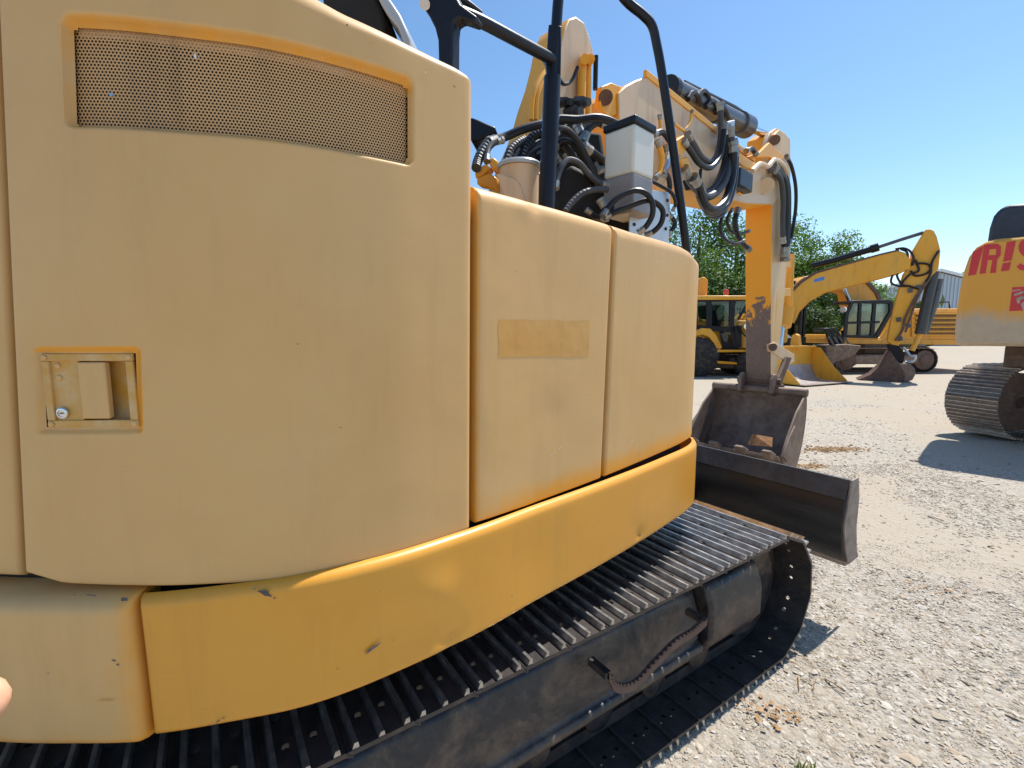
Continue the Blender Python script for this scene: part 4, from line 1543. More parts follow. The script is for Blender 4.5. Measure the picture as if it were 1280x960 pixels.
M_stickrear = t.out(t.mix(f, yc, rc_), t.math('ADD', t.math('MULTIPLY', f, .25), .42), 0, t.bump(t.noise(60, 4, .6, co), .2, .004))
stick = bm_prism('stick', stick_poly, ST, 2 * ST, [M_stickside, M_stickrear], bevel=.008)
# head plates of the stick that the cylinder rod pins to
for off in (.12, -.06):
    m = MB()
    m.prism([bp(x, y, off) for x, y in ((958, 180), (962, 166), (971, 160), (977, 163), (980, 200), (972, 222), (960, 210))], -B_N * .05)
    m.build('stick_head_plate', M_boom, stick, bevel=.006)
MB().tube([bp(969, 175, .2), bp(969, 175, -.25)], .055, 14).build('head_pin', M_rust, stick)
MB().tube([bp(958, 232, .26), bp(958, 232, -.26)], .085, 18).build('boom_pivot_pin', M_boom, boom)
for pts in (((934, 196), (950, 190), (962, 178), (981, 196), (972, 204), (962, 196)), ((905, 186), (912, 184), (944, 204), (942, 212), (930, 208))):
    m = MB()
    m.prism([bp(x, y, .27) for x, y in pts], -B_N * .04)
    m.build('pipe_bracket', M_boomy, boom, bevel=.006)
MB().tube([bp(x, y, .28) for x, y in ((940, 214), (950, 205), (960, 208), (968, 200), (978, 206), (984, 216))], .028, 8, 4).build('pipe', M_boom, boom)
# work light on the boom side
wl = bp(927, 226, BW + .10)
m = MB().box(wl, (B_D, B_N, UP), (.34, .10, .19))
light = m.build('work_light', M_rubber, EXC, bevel=.02)
MB().tube([bp(922, 240, BW + .06), bp(926, 243, BW + .06), bp(929, 236, BW + .06)], .015, 6).build('light_bracket', M_boomy, light)
# bucket cylinder and links on the far (front) edge of the stick
for y0, y1 in ((326, 335), (361, 371)):
    m = MB()
    m.prism([bp(x, y, .10) for x, y in ((970, y0), (988, y0 - 1), (989, y1 - 1), (970, y1))], -B_N * .2)
    m.build('cylinder_bracket', M_mach, stick, bevel=.004)
MB().tube([bp(986, 318, 0), bp(983, 392, 0)], .075, 16).build('bucket_cylinder', M_mach, EXC)
MB().tube([bp(981, 385, 0), bp(977, 408, 0)], .12, 16).build('cylinder_gland', M_mach, EXC)
MB().tube([bp(978, 405, 0), bp(974, 436, 0)], .045, 12).build('bucket_cylinder_rod', M_chrome, EXC)
MB().tube([bp(984, 310, .12), bp(985, 290, .12), bp(986, 270, .12)], .03, 10).build('pipe', M_chrome, EXC)
for off in (.17, -.13):
    m = MB()
    m.prism([bp(x, y, off) for x, y in ((963, 430), (969, 428), (993, 443), (993, 452), (988, 455), (964, 439))], -B_N * .05)
    m.build('tipping_link', M_boom, EXC, bevel=.006)
    m = MB()
    m.prism([bp(x, y, off + .03) for x, y in ((984, 446), (990, 447), (978, 478), (970, 488), (966, 484), (976, 468))], -B_N * .05)
    m.build('bucket_link', M_rust, EXC, bevel=.006)
MB().tube([bp(966, 434, .22), bp(966, 434, -.22)], .05, 12).build('link_pin', M_rust, EXC)

# ---- hoses along the boom
def bhose(pts, off, r, mat=M_rubber, zf=z2, offs=None):
    k = len(pts)
    P = []
    for i, q in enumerate(pts):
        o = off if offs is None else np.interp(i / (k - 1), np.linspace(0, 1, len(offs)), offs)
        P.append(bp(*zf(*q), o))
    ho = MB().tube(P, r, 10, 7).build('boom_hose', mat, EXC)
    end_fittings(ho, P, r)
    return ho


bhose([(590, 400), (620, 450), (655, 505), (700, 525), (730, 480), (742, 400), (742, 320), (738, 255)], .34, .026, M_rubberg)
bhose([(570, 430), (605, 480), (645, 535), (695, 552), (738, 500), (752, 420), (760, 350)], .37, .024, M_rubber)
bhose([(768, 360), (770, 440), (762, 530), (738, 600), (700, 655), (665, 672), (640, 640)], .33, .034)
bhose([(785, 370), (790, 450), (782, 540), (758, 620), (715, 672), (675, 688), (640, 660), (600, 610), (572, 560)], .36, .034, M_rubberg)
bhose([(800, 440), (800, 540), (790, 620), (765, 700), (720, 745), (680, 735), (655, 690), (640, 640), (615, 600)], .39, .036)
bhose([(812, 470), (808, 580), (795, 660), (770, 725), (725, 762), (680, 752), (650, 700), (632, 640)], .36, .03)
bhose([(770, 725), (755, 765), (720, 785), (685, 765), (660, 715)], .33, .014)
bhose([(768, 745), (742, 800), (745, 860), (775, 893), (815, 903), (850, 890)], .25, .016)
bhose([(795, 745), (772, 790), (785, 840), (825, 860), (872, 845)], .2, .016)
bhose([(820, 745), (808, 800), (818, 860), (845, 905), (872, 930)], .2, .028)
bhose([(430, 400), (470, 388), (500, 420), (520, 470), (510, 540)], .30, .022)
bhose([(470, 560), (500, 600), (505, 650), (480, 690)], .3, .02)
bhose([(450, 430), (470, 500), (460, 570), (440, 600)], .32, .02, M_boomy)
bhose([(490, 450), (500, 520), (480, 590)], .3, .02, M_chrome)
bhose([(980, 545), (1010, 575), (1035, 620), (1045, 720), (1042, 850), (1038, 960)], .26, .045)
bhose([(1000, 540), (1030, 585), (1048, 650), (1050, 760), (1046, 870), (1040, 980)], .22, .045)
bhose([(985, 560), (1020, 610), (1030, 700), (1028, 800), (1030, 900)], .28, .03, M_rubberg)
bhose([(1045, 500), (1070, 550), (1088, 640), (1088, 740), (1075, 830), (1062, 900)], .2, .022)
bhose([(860, 475), (885, 465), (905, 490)], .3, .022)
bhose([(520, 345), (560, 375), (600, 395)], .26, .012, M_boomy)
bhose([(460, 310), (463, 360), (458, 400)], .26, .014, M_boomy)
bhose([(610, 290), (600, 340), (575, 385)], .26, .012, M_boomy)
for pts, mt in ((((530, 430), (575, 400), (585, 470), (560, 500), (540, 490)), M_boomy), (((555, 510), (590, 500), (620, 580), (600, 600), (575, 560)), M_boomy),
                (((615, 600), (650, 590), (660, 630), (630, 650)), M_black), (((770, 340), (810, 330), (805, 400), (770, 400)), M_alu), (((800, 410), (825, 412), (818, 465), (795, 465)), M_cyl)):
    m = MB()
    m.prism([bp(*z2(x, y), .36) for x, y in pts], -B_N * .10)
    m.build('hose_manifold', mt, EXC, bevel=.01)
MB().tube([bp(*z2(645, 610), .36), bp(*z2(650, 560), .36)], .014, 8).build('valve_lever', M_black, EXC)

# ---------------- bucket
bk_prof = [(5.05, .985), (5.10, .80), (5.08, .55), (4.98, .28), (4.82, .08), (4.58, .02), (4.40, .15), (4.26, .31)]
bkw = .56
sp_ = smooth_line([(k, 0, z) for k, z in bk_prof], 5)


def bk(k, lat, z):
    return CEN + B_D * k + B_N * lat + UP * z


m = MB()
rows = [[bk(q[0], -bkw, q[2]), bk(q[0], bkw, q[2])] for q in sp_]
m.grid(rows, 1)
rows = []
for i, q in enumerate(sp_):
    tq = unit(sp_[min(i + 1, len(sp_) - 1)] - sp_[max(i - 1, 0)])
    nq = np.array([-tq[2], 0, tq[0]]) * -.022
    q2 = q - nq * -1
    rows.append([bk(q2[0], -bkw, q2[2]), bk(q2[0], bkw, q2[2])])
m.grid(rows, 0)
bucket = m.build('bucket', [M_bucket, M_bucketin], EXC, flip=False)
for s in (1, -1):
    m = MB()
    poly = [bk(q[0], s * bkw, q[2]) for q in sp_]
    poly += [bk(4.42, s * bkw, .52), bk(4.70, s * bkw, .78)]
    m.prism(poly, B_N * s * .022)
    m.build('side_plate', M_bucket, bucket, bevel=.003)
    m = MB()
    m.prism([bk(k, s * (bkw + .024), z) for k, z in ((4.24, .33), (4.40, .24), (4.62, .50), (4.60, .64), (4.42, .53))], B_N * s * .02)
    m.build('side_cutter', M_bucket, bucket, bevel=.003)
MB().tube([bk(5.05, -bkw - .03, .99), bk(5.05, bkw + .03, .99)], .05, 14).build('bucket_rim', M_bucket, bucket)
m = MB()
m.prism([bk(k, -bkw, z) for k, z in ((4.22, .33), (4.20, .30), (4.40, .165), (4.42, .19))], B_N * 2 * bkw)
m.build('cutting_lip', M_bucket, bucket, bevel=.003)
for i in range(4):
    lat = -bkw + .10 + i * (2 * bkw - .2) / 3
    m = MB()
    m.prism([bk(k, lat - .05, z) for k, z in ((4.36, .20), (4.30, .33), (4.14, .40), (4.06, .40), (4.16, .30))], B_N * .10)
    m.build('bucket_tooth', M_bucket, bucket, bevel=.015)
for lat in (-.21, .18):
    m = MB()
    m.prism([bk(k, lat, z) for k, z in ((4.92, .96), (4.93, 1.14), (4.98, 1.2), (5.06, 1.2), (5.28, 1.06), (5.24, .86), (5.08, .9))], B_N * .045)
    m.build('bucket_ear', M_bucket, bucket, bevel=.008)
MB().tube([bk(5.10, -.27, 1.10), bk(5.10, .27, 1.10)], .045, 14).build('bucket_pin', M_rust, bucket)
MB().tube([bk(5.2, -.27, 1.02), bk(5.2, .27, 1.02)], .045, 14).build('bucket_pin', M_rust, bucket)
# scrap lying in the bucket
m = MB()
q0 = at_y(935, 556, 5.75)
m.prism([q0, q0 + B_N * .28 + UP * .02, q0 + B_N * .25 + UP * .12 + B_D * .1, q0 + B_N * .02 + UP * .13 + B_D * .08], -B_D * .012 + UP * .004)
scr = m.build('scrap_plate', simple('rusty_orange_scrap', (.36, .16, .055, 1), .7, 0, .4, 20, .3))
tag(scr, 'small orange rusty plate lying inside the digging bucket', 'scrap')

# ================================================================== RIGHT EXCAVATOR WITH RED LETTERS
R_D, R_C = heading(80.5), heading(-9.5)               # track direction (to the right), across (away)
r_near = at_z(1252, 553, 0)
r_near[2] = 0
RX = thing('excavator', tuple(r_near + R_D * 2), 'large orange excavator with red lettering on its counterweight, cut by the right edge', 'excavator', None)
RW, RR, RLn = .78, .555, 3.6
r_c = r_near + R_C * RW / 2 + R_D * (RR + RLn / 2 - .14)
tr = MB().tube([r_c - R_D * RLn / 2 - R_C * .3 + UP * .61, r_c - R_D * RLn / 2 + R_C * .3 + UP * .61], .1, 16).build('track', M_frame, RX)
lay_track(tr, r_c, -R_D, -R_C, RLn, RR, RW, .19, .06, 'track_shoe', True, g_h=.03, holes=False, mats_=[M_dshoe, M_dgrouser])
for e, rr_ in ((-1, .48), (1, .48)):
    w = MB()
    w.lathe(r_c + R_D * e * RLn / 2 - R_C * .30 + UP * (.06 + RR), R_C, [(0, .12), (-.04, .22), (0, .30), (.02, rr_), (.12, rr_), (.14, .34), (.44, .34), (.46, rr_), (.56, rr_), (.6, .2)], 28)
    w.build('drive_sprocket', M_rust, RX)
m = MB()
m.prism([r_c - R_D * 1.55 - R_C * .32 + UP * z + R_D * a for a, z in ((0, .3), (.1, .2), (3.0, .2), (3.1, .3), (3.0, .62), (.1, .62))], R_C * .62)
m.build('track_frame', M_rust, RX, bevel=.03)
r_c2 = r_c - R_C * 2.7
lay_track(RX, r_c2, -R_D, -R_C, RLn, RR, RW, .19, .06, 'track_shoe', False, g_h=.03, holes=False)
m = MB()
m.box(r_c - R_C * 1.35 + UP * .75, (R_D, R_C, UP), (1.8, 2.0, .5))
m.build('car_body', M_rust, RX, bevel=.03)

t = NT('weathered_counterweight_paint')
co = t.coord()
zs = t.node('ShaderNodeSeparateXYZ')
t.link(co, zs.inputs[0])
st_ = t.node('ShaderNodeMapping')
st_.inputs['Scale'].default_value = (2.2, 2.2, .5)
t.link(co, st_.inputs['Vector'])
n1 = t.noise(1.7, 7, .68, st_.outputs[0], .4)
n2 = t.noise(8, 6, .7, co)
f = t.math('ADD', t.math('MULTIPLY', t.math('SUBTRACT', 2.12, zs.outputs[2]), 2.2), t.math('MULTIPLY', t.math('SUBTRACT', n1, .5), 1.6))
f = t.ramp(t.math('ADD', f, .25), [(.25, 0), (.65, 1)])
c = t.mix(t.noise(1.2, 4, .6, co), srgb(226, 156, 48), srgb(228, 166, 70))
c = t.mix(f, c, t.mix(n2, srgb(176, 146, 112), srgb(206, 188, 162)))
M_cw = t.out(c, .5, 0, t.bump(n2, .1, .01))

CWO = np.array([6.90, 7.00, 0])
C_D, C_N = unit((.68, -.73, 0)), unit((-.73, -.68, 0))  # along the face to the right, outward towards the camera


def cwp(px, py, off=0.0):
    return on_plane(px, py, CWO + C_N * off, C_N)


left_edge = [(1194, 432), (1193.5, 412), (1196, 385), (1200, 360), (1205, 338), (1211, 321), (1220, 309), (1232, 302), (1244, 298.5)]
P = [cwp(x, y) for x, y in left_edge]
top_z = P[-1][2]
wid = 3.0
kx = [np.dot(q - P[0], C_D) for q in P]
right = [P[i] + C_D * (wid - 2 * kx[i]) for i in range(len(P) - 1, -1, -1)]
m = MB()
m.prism(P + right, -C_N * 1.3)
cwt = m.build('counterweight', M_cw, RX, bevel=.06)
# black engine hood on top
hd = [cwp(x, y, -.25) for x, y in ((1234, 305), (1237, 285), (1242, 270), (1250, 260), (1262, 255.5), (1285, 254))]
hdr = [hd[-1] + C_D * 1.6, hd[-1] + C_D * 1.75 - UP * .2, hd[0] + C_D * 2.0]
m = MB()
m.prism(hd + hdr, -C_N * 1.1)
m.build('engine_hood', simple('dark_blue_black_hood', (.022, .026, .045, 1), .4), RX, bevel=.05)
# upper body, cab and boom root beyond the frame
ub = CWO + C_D * 1.5 - C_N * 2.2
m = MB()
m.box(ub + UP * 2.1, (C_D, C_N, UP), (2.7, 2.8, 1.1))
m.build('upper_body', M_mach2, RX, bevel=.04)
m = MB()
m.box(ub - C_N * .3 + UP * 1.36, (C_D, C_N, UP), (2.3, 3.0, .34))
m.build('turntable', M_rust, RX, bevel=.03)
m = MB()
m.box(ub - C_N * 1.6 + C_D * .85 + UP * 2.5, (C_D, C_N, UP), (1.0, 1.7, 1.7))
m.build('cab', M_black, RX, bevel=.08)


# red letters on the face
def face_pts(fn):
    m_ = MB()
    fn(m_)
    return m_


def letter_poly(m_, pts, off=.004, mi=0):
    base = [cwp(x, y, off) for x, y in pts]
    m_.prism(base, -C_N * .003, mi)


def z4b(x, y):
    return 960 + x / 4, 270 + y / 4


def zl(pts):
    return [z4b(*q) for q in pts]


m = MB()
letter_poly(m, zl([(1024, 178), (1078, 148), (1040, 293), (1000, 299)]))
m.build('letter', M_red, cwt)
m = MB()                                                        # R: stem, bowl, leg
letter_poly(m, zl([(1080, 143), (1112, 140), (1088, 287), (1058, 290)]))
letter_poly(m, zl([(1112, 140), (1150, 139), (1146, 164), (1108, 167)]), .0043)
letter_poly(m, zl([(1150, 139), (1165, 152), (1164, 196), (1150, 212), (1140, 200), (1140, 166), (1146, 164)]), .0040)
letter_poly(m, zl([(1104, 196), (1142, 194), (1150, 212), (1146, 218), (1100, 221)]), .0043)
letter_poly(m, zl([(1122, 220), (1146, 218), (1140, 284), (1110, 286)]), .0040)
m.build('letter', M_red, cwt)
m = MB()
letter_poly(m, zl([(1194, 130), (1240, 124), (1218, 222), (1176, 228)]))
letter_poly(m, zl([(1174, 236), (1216, 230), (1206, 272), (1164, 277)]))
m.build('letter', M_red, cwt)
m = MB()                                                        # S as a bent band
S = [(1336, 140), (1320, 128), (1292, 126), (1272, 140), (1268, 166), (1282, 186), (1304, 196), (1316, 216), (1310, 244), (1290, 258), (1266, 256), (1254, 244)]
Sp = smooth_line([np.array([a, b, 0.]) for a, b in S], 4)
rows = []
for i, q in enumerate(Sp):
    tq = unit(Sp[min(i + 1, len(Sp) - 1)] - Sp[max(i - 1, 0)])
    nq = np.array([-tq[1], tq[0], 0]) * 14
    rows.append([cwp(*z4b(*(q + nq)[:2]), .004), cwp(*z4b(*(q - nq)[:2]), .004)])
m.grid(rows)
m.build('letter', M_red, cwt)
m = MB()
letter_poly(m, zl([(1222, 356), (1340, 350), (1334, 470), (1206, 476)]))
emb = m.build('emblem', M_red, cwt)
m = MB()
for pts in ([(1228, 392), (1268, 376), (1284, 380), (1262, 392), (1234, 400)], [(1240, 412), (1270, 398), (1290, 410), (1262, 418), (1256, 440), (1244, 430)], [(1222, 372), (1262, 366), (1262, 371), (1222, 377)], [(1264, 440), (1284, 424), (1300, 470), (1276, 474)]):
    letter_poly(m, zl(pts), .0085)
m.build('emblem_print', simple('worn_grey_print', (.42, .34, .27, 1), .5), emb)
m = MB()
letter_poly(m, zl([(1290, 475), (1340, 470), (1340, 520), (1300, 518)]), .0045)
m.build('primer_patch', simple('grey_blue_primer', (.2, .23, .26, 1), .6), cwt)

# ================================================================== GENERIC SIDE-PLANE PRISM FOR FAR MACHINES
def far_plane(o, d):
    d = unit(d)
    n = np.array([d[1], -d[0], 0])
    if np.dot(n, -np.asarray(o)) < 0:
        n = -n

    def pt(px, py, off=0.0):
        return on_plane(px, py, np.asarray(o) + n * off, n)

    def pr(name, pts, off, width, mat, parent, bevel=.03, mside=None):
        m_ = MB()
        mats = [mat, mside] if mside else mat
        m_.prism([pt(x, y, off) for x, y in pts], -n * width, 0, 1 if mside else 0)
        return m_.build(name, mats, parent, bevel=bevel)

    def tb(name, pts, off, r, mat, parent, n_=8, sm=0):
        return MB().tube([pt(x, y, off) for x, y in pts], r, n_, sm).build(name, mat, parent)
    return pt, pr, tb, n


z3 = lambda x, y: (1040 + x / 4.8, 280 + y / 4.8)
Z3 = lambda L: [z3(*q) for q in L]

# ---------------- excavator A: boom arched over, bucket resting on the ground
A_O = np.array([10.6, 19.0, 0])
apt, apr, atb, an = far_plane(A_O, (.835, -.55, 0))
AX = thing('excavator', (9.6, 19.7, 0), 'yellow excavator with arched boom and rust brown bucket resting on the ground', 'excavator')
boomA = apr('boom', [(978, 402), (980, 388), (988, 366), (1000, 352), (1020, 340), (1060, 329), (1100, 318), (1122, 313), (1132, 316), (1139, 326), (1138, 335), (1126, 341), (1100, 348), (1060, 358), (1032, 365), (1012, 376), (999, 389), (992, 404)], .3, .6, M_mach, AX, .03)
apr('boom_edge', [(985, 366), (1000, 351), (1020, 339), (1060, 328), (1100, 317), (1124, 311.5), (1124, 313.5), (1100, 319), (1060, 330.5), (1020, 342), (1002, 354), (988, 368)], .33, .04, M_rust, boomA, 0)
apr('boom_sticker', [(1018, 349), (1031, 345.5), (1030, 350), (1017, 353)], .304, .003, M_bluev, boomA, 0)
atb('lift_cylinder', [(990, 352), (986, 367), (981, 381)], .38, .07, M_chrome, AX)
atb('lift_pin', [(991, 351), (990, 355)], .45, .12, M_black, AX)
stickA = apr('stick', Z3([(480, 170), (545, 60), (560, 34), (585, 28), (612, 40), (630, 75), (652, 160), (640, 270), (560, 350), (520, 420), (480, 520), (440, 620), (415, 700), (395, 740), (355, 725), (332, 700), (350, 600), (380, 470), (410, 370), (430, 300), (465, 250)]), .2, .4, M_mach, AX, .03)
atb('stick_cylinder', Z3([(-120, 250), (0, 222), (140, 180), (270, 142)]), .05, .11, M_black, AX, 14)
atb('stick_cylinder_rod', Z3([(260, 145), (420, 92), (548, 52)]), .05, .06, M_cyl, AX, 12)
atb('stick_gland', Z3([(232, 152), (280, 138)]), .05, .15, M_black, AX, 14)
atb('bucket_cylinder', Z3([(612, 285), (575, 450), (530, 660)]), .0, .16, simple('dark_grey_barrel', (.045, .05, .055, 1), .4), AX, 16)
atb('bucket_cylinder_guard', Z3([(648, 330), (620, 470), (560, 650)]), -.1, .10, M_cyl, AX, 10)
atb('bucket_rod', Z3([(530, 655), (480, 760)]), .0, .08, M_mach, AX, 10)
apr('coupler', Z3([(335, 720), (400, 730), (440, 780), (430, 830), (395, 845), (350, 790)]), .22, .44, M_black, AX, .02)
atb('coupler_hose', Z3([(430, 740), (470, 790), (500, 790), (490, 820), (440, 830)]), .24, .04, M_alu, AX, 8, 4)
BA = Z3([(150, 938), (230, 905), (290, 850), (330, 790), (350, 760), (400, 835), (470, 840), (495, 870), (498, 905), (480, 935), (430, 948), (330, 955), (200, 950)])
bkA = apr('bucket', BA, .55, 1.1, M_rust, AX, .02)
apr('bucket_shell', Z3([(400, 840), (470, 838), (497, 868), (500, 905), (482, 938), (430, 950), (436, 900)]), .57, 1.14, M_bucket, bkA, .02)
for pts in (((500, 215), (520, 280), (470, 300), (420, 360), (470, 375), (520, 390)), ((410, 150), (450, 170), (450, 220), (410, 270), (390, 310), (420, 370)), ((420, 265), (370, 300), (355, 350), (400, 372), (470, 372)), ((500, 235), (570, 240), (590, 270), (560, 300), (500, 310), (470, 280)), ((380, 150), (430, 145), (470, 165), (490, 210), (480, 250)), ((640, 160), (600, 230), (590, 300), (560, 350))):
    atb('hose', Z3(pts), .26, .035, M_rubber, AX, 8, 5)
for pts in (((560, 350), (500, 440), (440, 560), (420, 640), (380, 700)), ((590, 320), (520, 430), (470, 560), (440, 650))):
    atb('hard_line', Z3(pts), .25, .035, M_rust, AX, 8, 4)
for c_ in ((400, 575), (460, 610), (410, 690), (470, 400), (520, 380)):
    apr('pipe_clamp', Z3([(c_[0] - 14, c_[1] - 12), (c_[0] + 14, c_[1] - 16), (c_[0] + 16, c_[1] + 10), (c_[0] - 12, c_[1] + 14)]), .28, .1, M_cyl, AX, .01)
# upper body, cab, counterweight and tracks of A, mostly hidden by the near machines
a_f, a_l = unit((.835, -.55, 0)), unit((.55, .835, 0))
ao = A_O - a_f * .4
m = MB(); m.box(ao - a_f * 1.4 + UP * 1.65, (a_f, a_l, UP), (3.2, 2.6, 1.1)); m.build('upper_body', M_mach, AX, bevel=.05)
m = MB(); m.box(ao - a_f * 2.6 + UP * 1.7, (a_f, a_l, UP), (.9, 2.7, 1.2)); m.build('counterweight', M_mach, AX, bevel=.1)
cabA = ao + a_f * .55 + a_l * 1.0
m = MB()
for a_, b_ in ((-.75, -.45), (.75, -.45), (-.75, .45), (.75, .45)):
    m.box(cabA + a_f * a_ + a_l * b_ + UP * 2.1, (a_f, a_l, UP), (.1, .1, 1.8))
m.box(cabA + UP * 3.02, (a_f, a_l, UP), (1.7, 1.05, .16))
m.box(cabA + UP * 1.35, (a_f, a_l, UP), (1.65, 1.0, .5))
cbo = m.build('cab', M_black, AX, bevel=.02)
for d_, n_, a_, w_ in ((a_f, a_l, .76, .82), (-a_f, a_l, .76, .82), (a_l, a_f, .46, 1.4), (-a_l, a_f, .46, 1.4)):
    m = MB(); m.box(cabA + d_ * a_ + UP * 2.25, (n_, d_, UP), (w_, .01, 1.3)); m.build('window_pane', M_glass, cbo)
for s in (-1.1, 1.1):
    lay_track(AX, ao - a_f * .6 + a_l * s, a_f, a_l, 2.8, .4, .6, .19, .05, 'track_shoe', False, holes=False, mats_=[M_dshoe, M_dgrouser])
    m = MB(); m.box(ao - a_f * .6 + a_l * s + UP * .5, (a_f, a_l, UP), (2.9, .4, .45)); m.build('track_frame', M_rust, AX, bevel=.05)
m = MB(); m.box(ao - a_f * .6 + UP * .85, (a_f, a_l, UP), (1.6, 1.8, .5)); m.build('car_body', M_rust, AX, bevel=.05)

# ---------------- excavator B behind it, facing left
B_O = np.array([17.0, 20.3, 0])
bpt, bpr, btb, bn = far_plane(B_O, (1, .06, 0))
BX = thing('excavator', (17.0, 21.5, 0), 'yellow excavator with louvred engine side, facing left behind the arched boom', 'excavator')
boomB = bpr('boom', [(1062, 384), (1058, 366), (1040, 362), (1020, 364), (1000, 372), (985, 392), (976, 420), (966, 420), (970, 390), (985, 362), (1004, 346), (1040, 339), (1068, 341), (1084, 348), (1098, 364), (1106, 384)], -1.0, .6, M_mach2, BX, .03)
bpr('boom_edge', [(1068, 341), (1084, 348), (1098, 364), (1106, 384), (1102, 384), (1094, 366), (1080, 351), (1068, 344)], -.95, .1, M_rust, boomB, 0)
btb('lift_cylinder', [(1053, 353), (1057, 366), (1064, 382)], -.8, .07, M_chrome, BX)
btb('lift_cylinder_barrel', [(1054, 351), (1056, 359)], -.78, .13, M_black, BX)
bpr('upper_body', [(1056, 424), (1060, 418), (1100, 422), (1110, 412), (1128, 388), (1150, 385.5), (1250, 385.5), (1252, 431), (1150, 431), (1056, 430)], .1, 2.7, M_mach2, BX, .05)
bpr('side_panel', [(1140, 388.5), (1238, 388.5), (1238, 419.5), (1140, 421)], .16, .05, M_mach2, BX, .02)
for k in range(5):
    y0 = 393 + k * 5.6
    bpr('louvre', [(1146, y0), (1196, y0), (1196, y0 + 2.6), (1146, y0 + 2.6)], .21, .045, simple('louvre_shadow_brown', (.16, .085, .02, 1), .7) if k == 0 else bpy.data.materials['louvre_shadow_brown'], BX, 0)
    bpr('louvre_lip', [(1145, y0 - 1.6), (1197, y0 - 1.6), (1197, y0), (1145, y0)], .25, .09, M_mach2, BX, .01)
for pts in (((1140, 386), (1140, 379), (1186, 377.5), (1187.5, 386)), ((1162, 386), (1162, 378.5))):
    btb('hand_rail', pts, -.6, .03, M_black, BX, 6)
cabp = [(1056, 421), (1058, 392), (1064, 378), (1070, 377), (1114, 376), (1116, 386), (1113, 392), (1098, 421)]
cbB = bpr('cab', [(1055, 422), (1057, 419), (1099, 419), (1098, 423)], .14, 1.1, M_black, BX, .02)
bpr('cab_roof', [(1062, 379), (1066, 375.5), (1114, 374.5), (1117, 380)], .14, 1.1, M_black, cbB, .03)
for pts in (((1054.5, 422), (1057, 392), (1064, 377), (1068, 377), (1061, 394), (1059, 422)), ((1074, 378), (1077.5, 378), (1076, 421), (1072, 421)), ((1092, 377), (1096, 377), (1093, 421), (1088, 421)), ((1112, 377), (1117, 377), (1116, 391), (1099, 421), (1093, 421), (1112, 390)), ((1060, 402), (1100, 401), (1100, 404), (1060, 405))):
    for off in (.14, -.9):
        bpr('cab_pillar', pts, off, .07, M_black, cbB, .01)
bpr('window_pane', [(1059, 420), (1061, 393), (1067, 378), (1114, 378), (1113, 390), (1097, 420)], .10, .01, M_glass, cbB, 0)
bpr('window_pane', [(1059, 420), (1061, 393), (1067, 378), (1114, 378), (1113, 390), (1097, 420)], -.92, .01, M_glass, cbB, 0)
bpr('seat', [(1080, 421), (1082, 405), (1080, 390), (1088, 388), (1092, 406), (1098, 421)], -.3, .5, M_inner, cbB, .04)
MB().lathe(bpt(1056, 387, .2), (-1, -.3, 0), [(0, .10), (.1, .13), (.12, .13)], 12).build('work_light', M_white, BX)
bpr('skirt_rail', [(1056, 424), (1240, 424.5), (1240, 431.5), (1056, 430)], .15, .06, M_mach2, BX, .02)
# tracks of B
b_f = unit((1, .06, 0))
tb_c = at_z(1108, 467, 0) + np.array([0, .35, 0])
tb_c[2] = 0
for k, cc_ in enumerate((tb_c, tb_c + np.array([1.9, 2.3, 0]))):
    lay_track(BX, cc_, b_f, np.array([-b_f[1] * -1, -b_f[0], 0]), 3.5, .50, .62, .2, .05, 'track_shoe', False, holes=False, mats_=[M_dshoe, M_dgrouser])
    m = MB(); m.box(cc_ + UP * .6, (b_f, np.array([b_f[1], -b_f[0], 0]), UP), (3.3, .5, .42)); m.build('track_frame', M_bucket, BX, bevel=.08)
    for e in (-1, 1):
        MB().lathe(cc_ + b_f * e * 1.75 - np.array([0, .28, 0]) + UP * .56, (0, 1, 0), [(-.05, .1), (-.03, .24), (.0, .25), (.04, .42), (.5, .42), (.52, .2)], 22).build('drive_sprocket', M_rust, BX)
m = MB(); m.box(tb_c + np.array([.2, 1.2, 1.05]), (b_f, np.array([b_f[1], -b_f[0], 0]), UP), (1.8, 2.0, .5)); m.build('car_body', M_rust, BX, bevel=.05)

# ---------------- backhoe loader, side on
K_O = np.array([7.4, 18.4, 0])
kpt, kpr, ktb, kn = far_plane(K_O, (1, -.03, 0))
KX = thing('backhoe_loader', (8.3, 19.0, 0), 'yellow backhoe loader with glazed black cab and orange beacon, seen side on', 'backhoe loader')
zk = lambda x, y: (860 + x / 6.4, 340 + y / 6.4)
ZK = lambda L: [zk(*q) for q in L]


def wheel(c, r, w, parent, rim_mat, tread=18):
    c = np.asarray(c, float)
    t_ = MB().lathe(c, kn, [(-w / 2, r * .55), (-w / 2, r * .86), (-w * .38, r * .97), (w * .38, r * .97), (w / 2, r * .86), (w / 2, r * .55)], 32)
    for i in range(tread):
        for s in (-1, 1):
            a = 2 * math.pi * (i + (.5 if s > 0 else 0)) / tread
            rad_ = np.array([math.cos(a), 0, math.sin(a)])
            tan_ = np.array([-math.sin(a), 0, math.cos(a)])
            t_.box(c + rad_ * r * .97 + kn * s * w * .25, (unit(tan_ + kn * s * .6), unit(kn - tan_ * s * .6), rad_), (.07, w * .5, .07))
    wo = t_.build('wheel', M_tyre, parent)
    MB().lathe(c, kn, [(-w * .1, r * .54), (w * .36, r * .56), (w * .38, r * .52), (w * .1, r * .42), (w * .12, r * .25), (w * .28, r * .2), (w * .3, r * .08)], 24).build('rim', rim_mat, wo)
    return wo


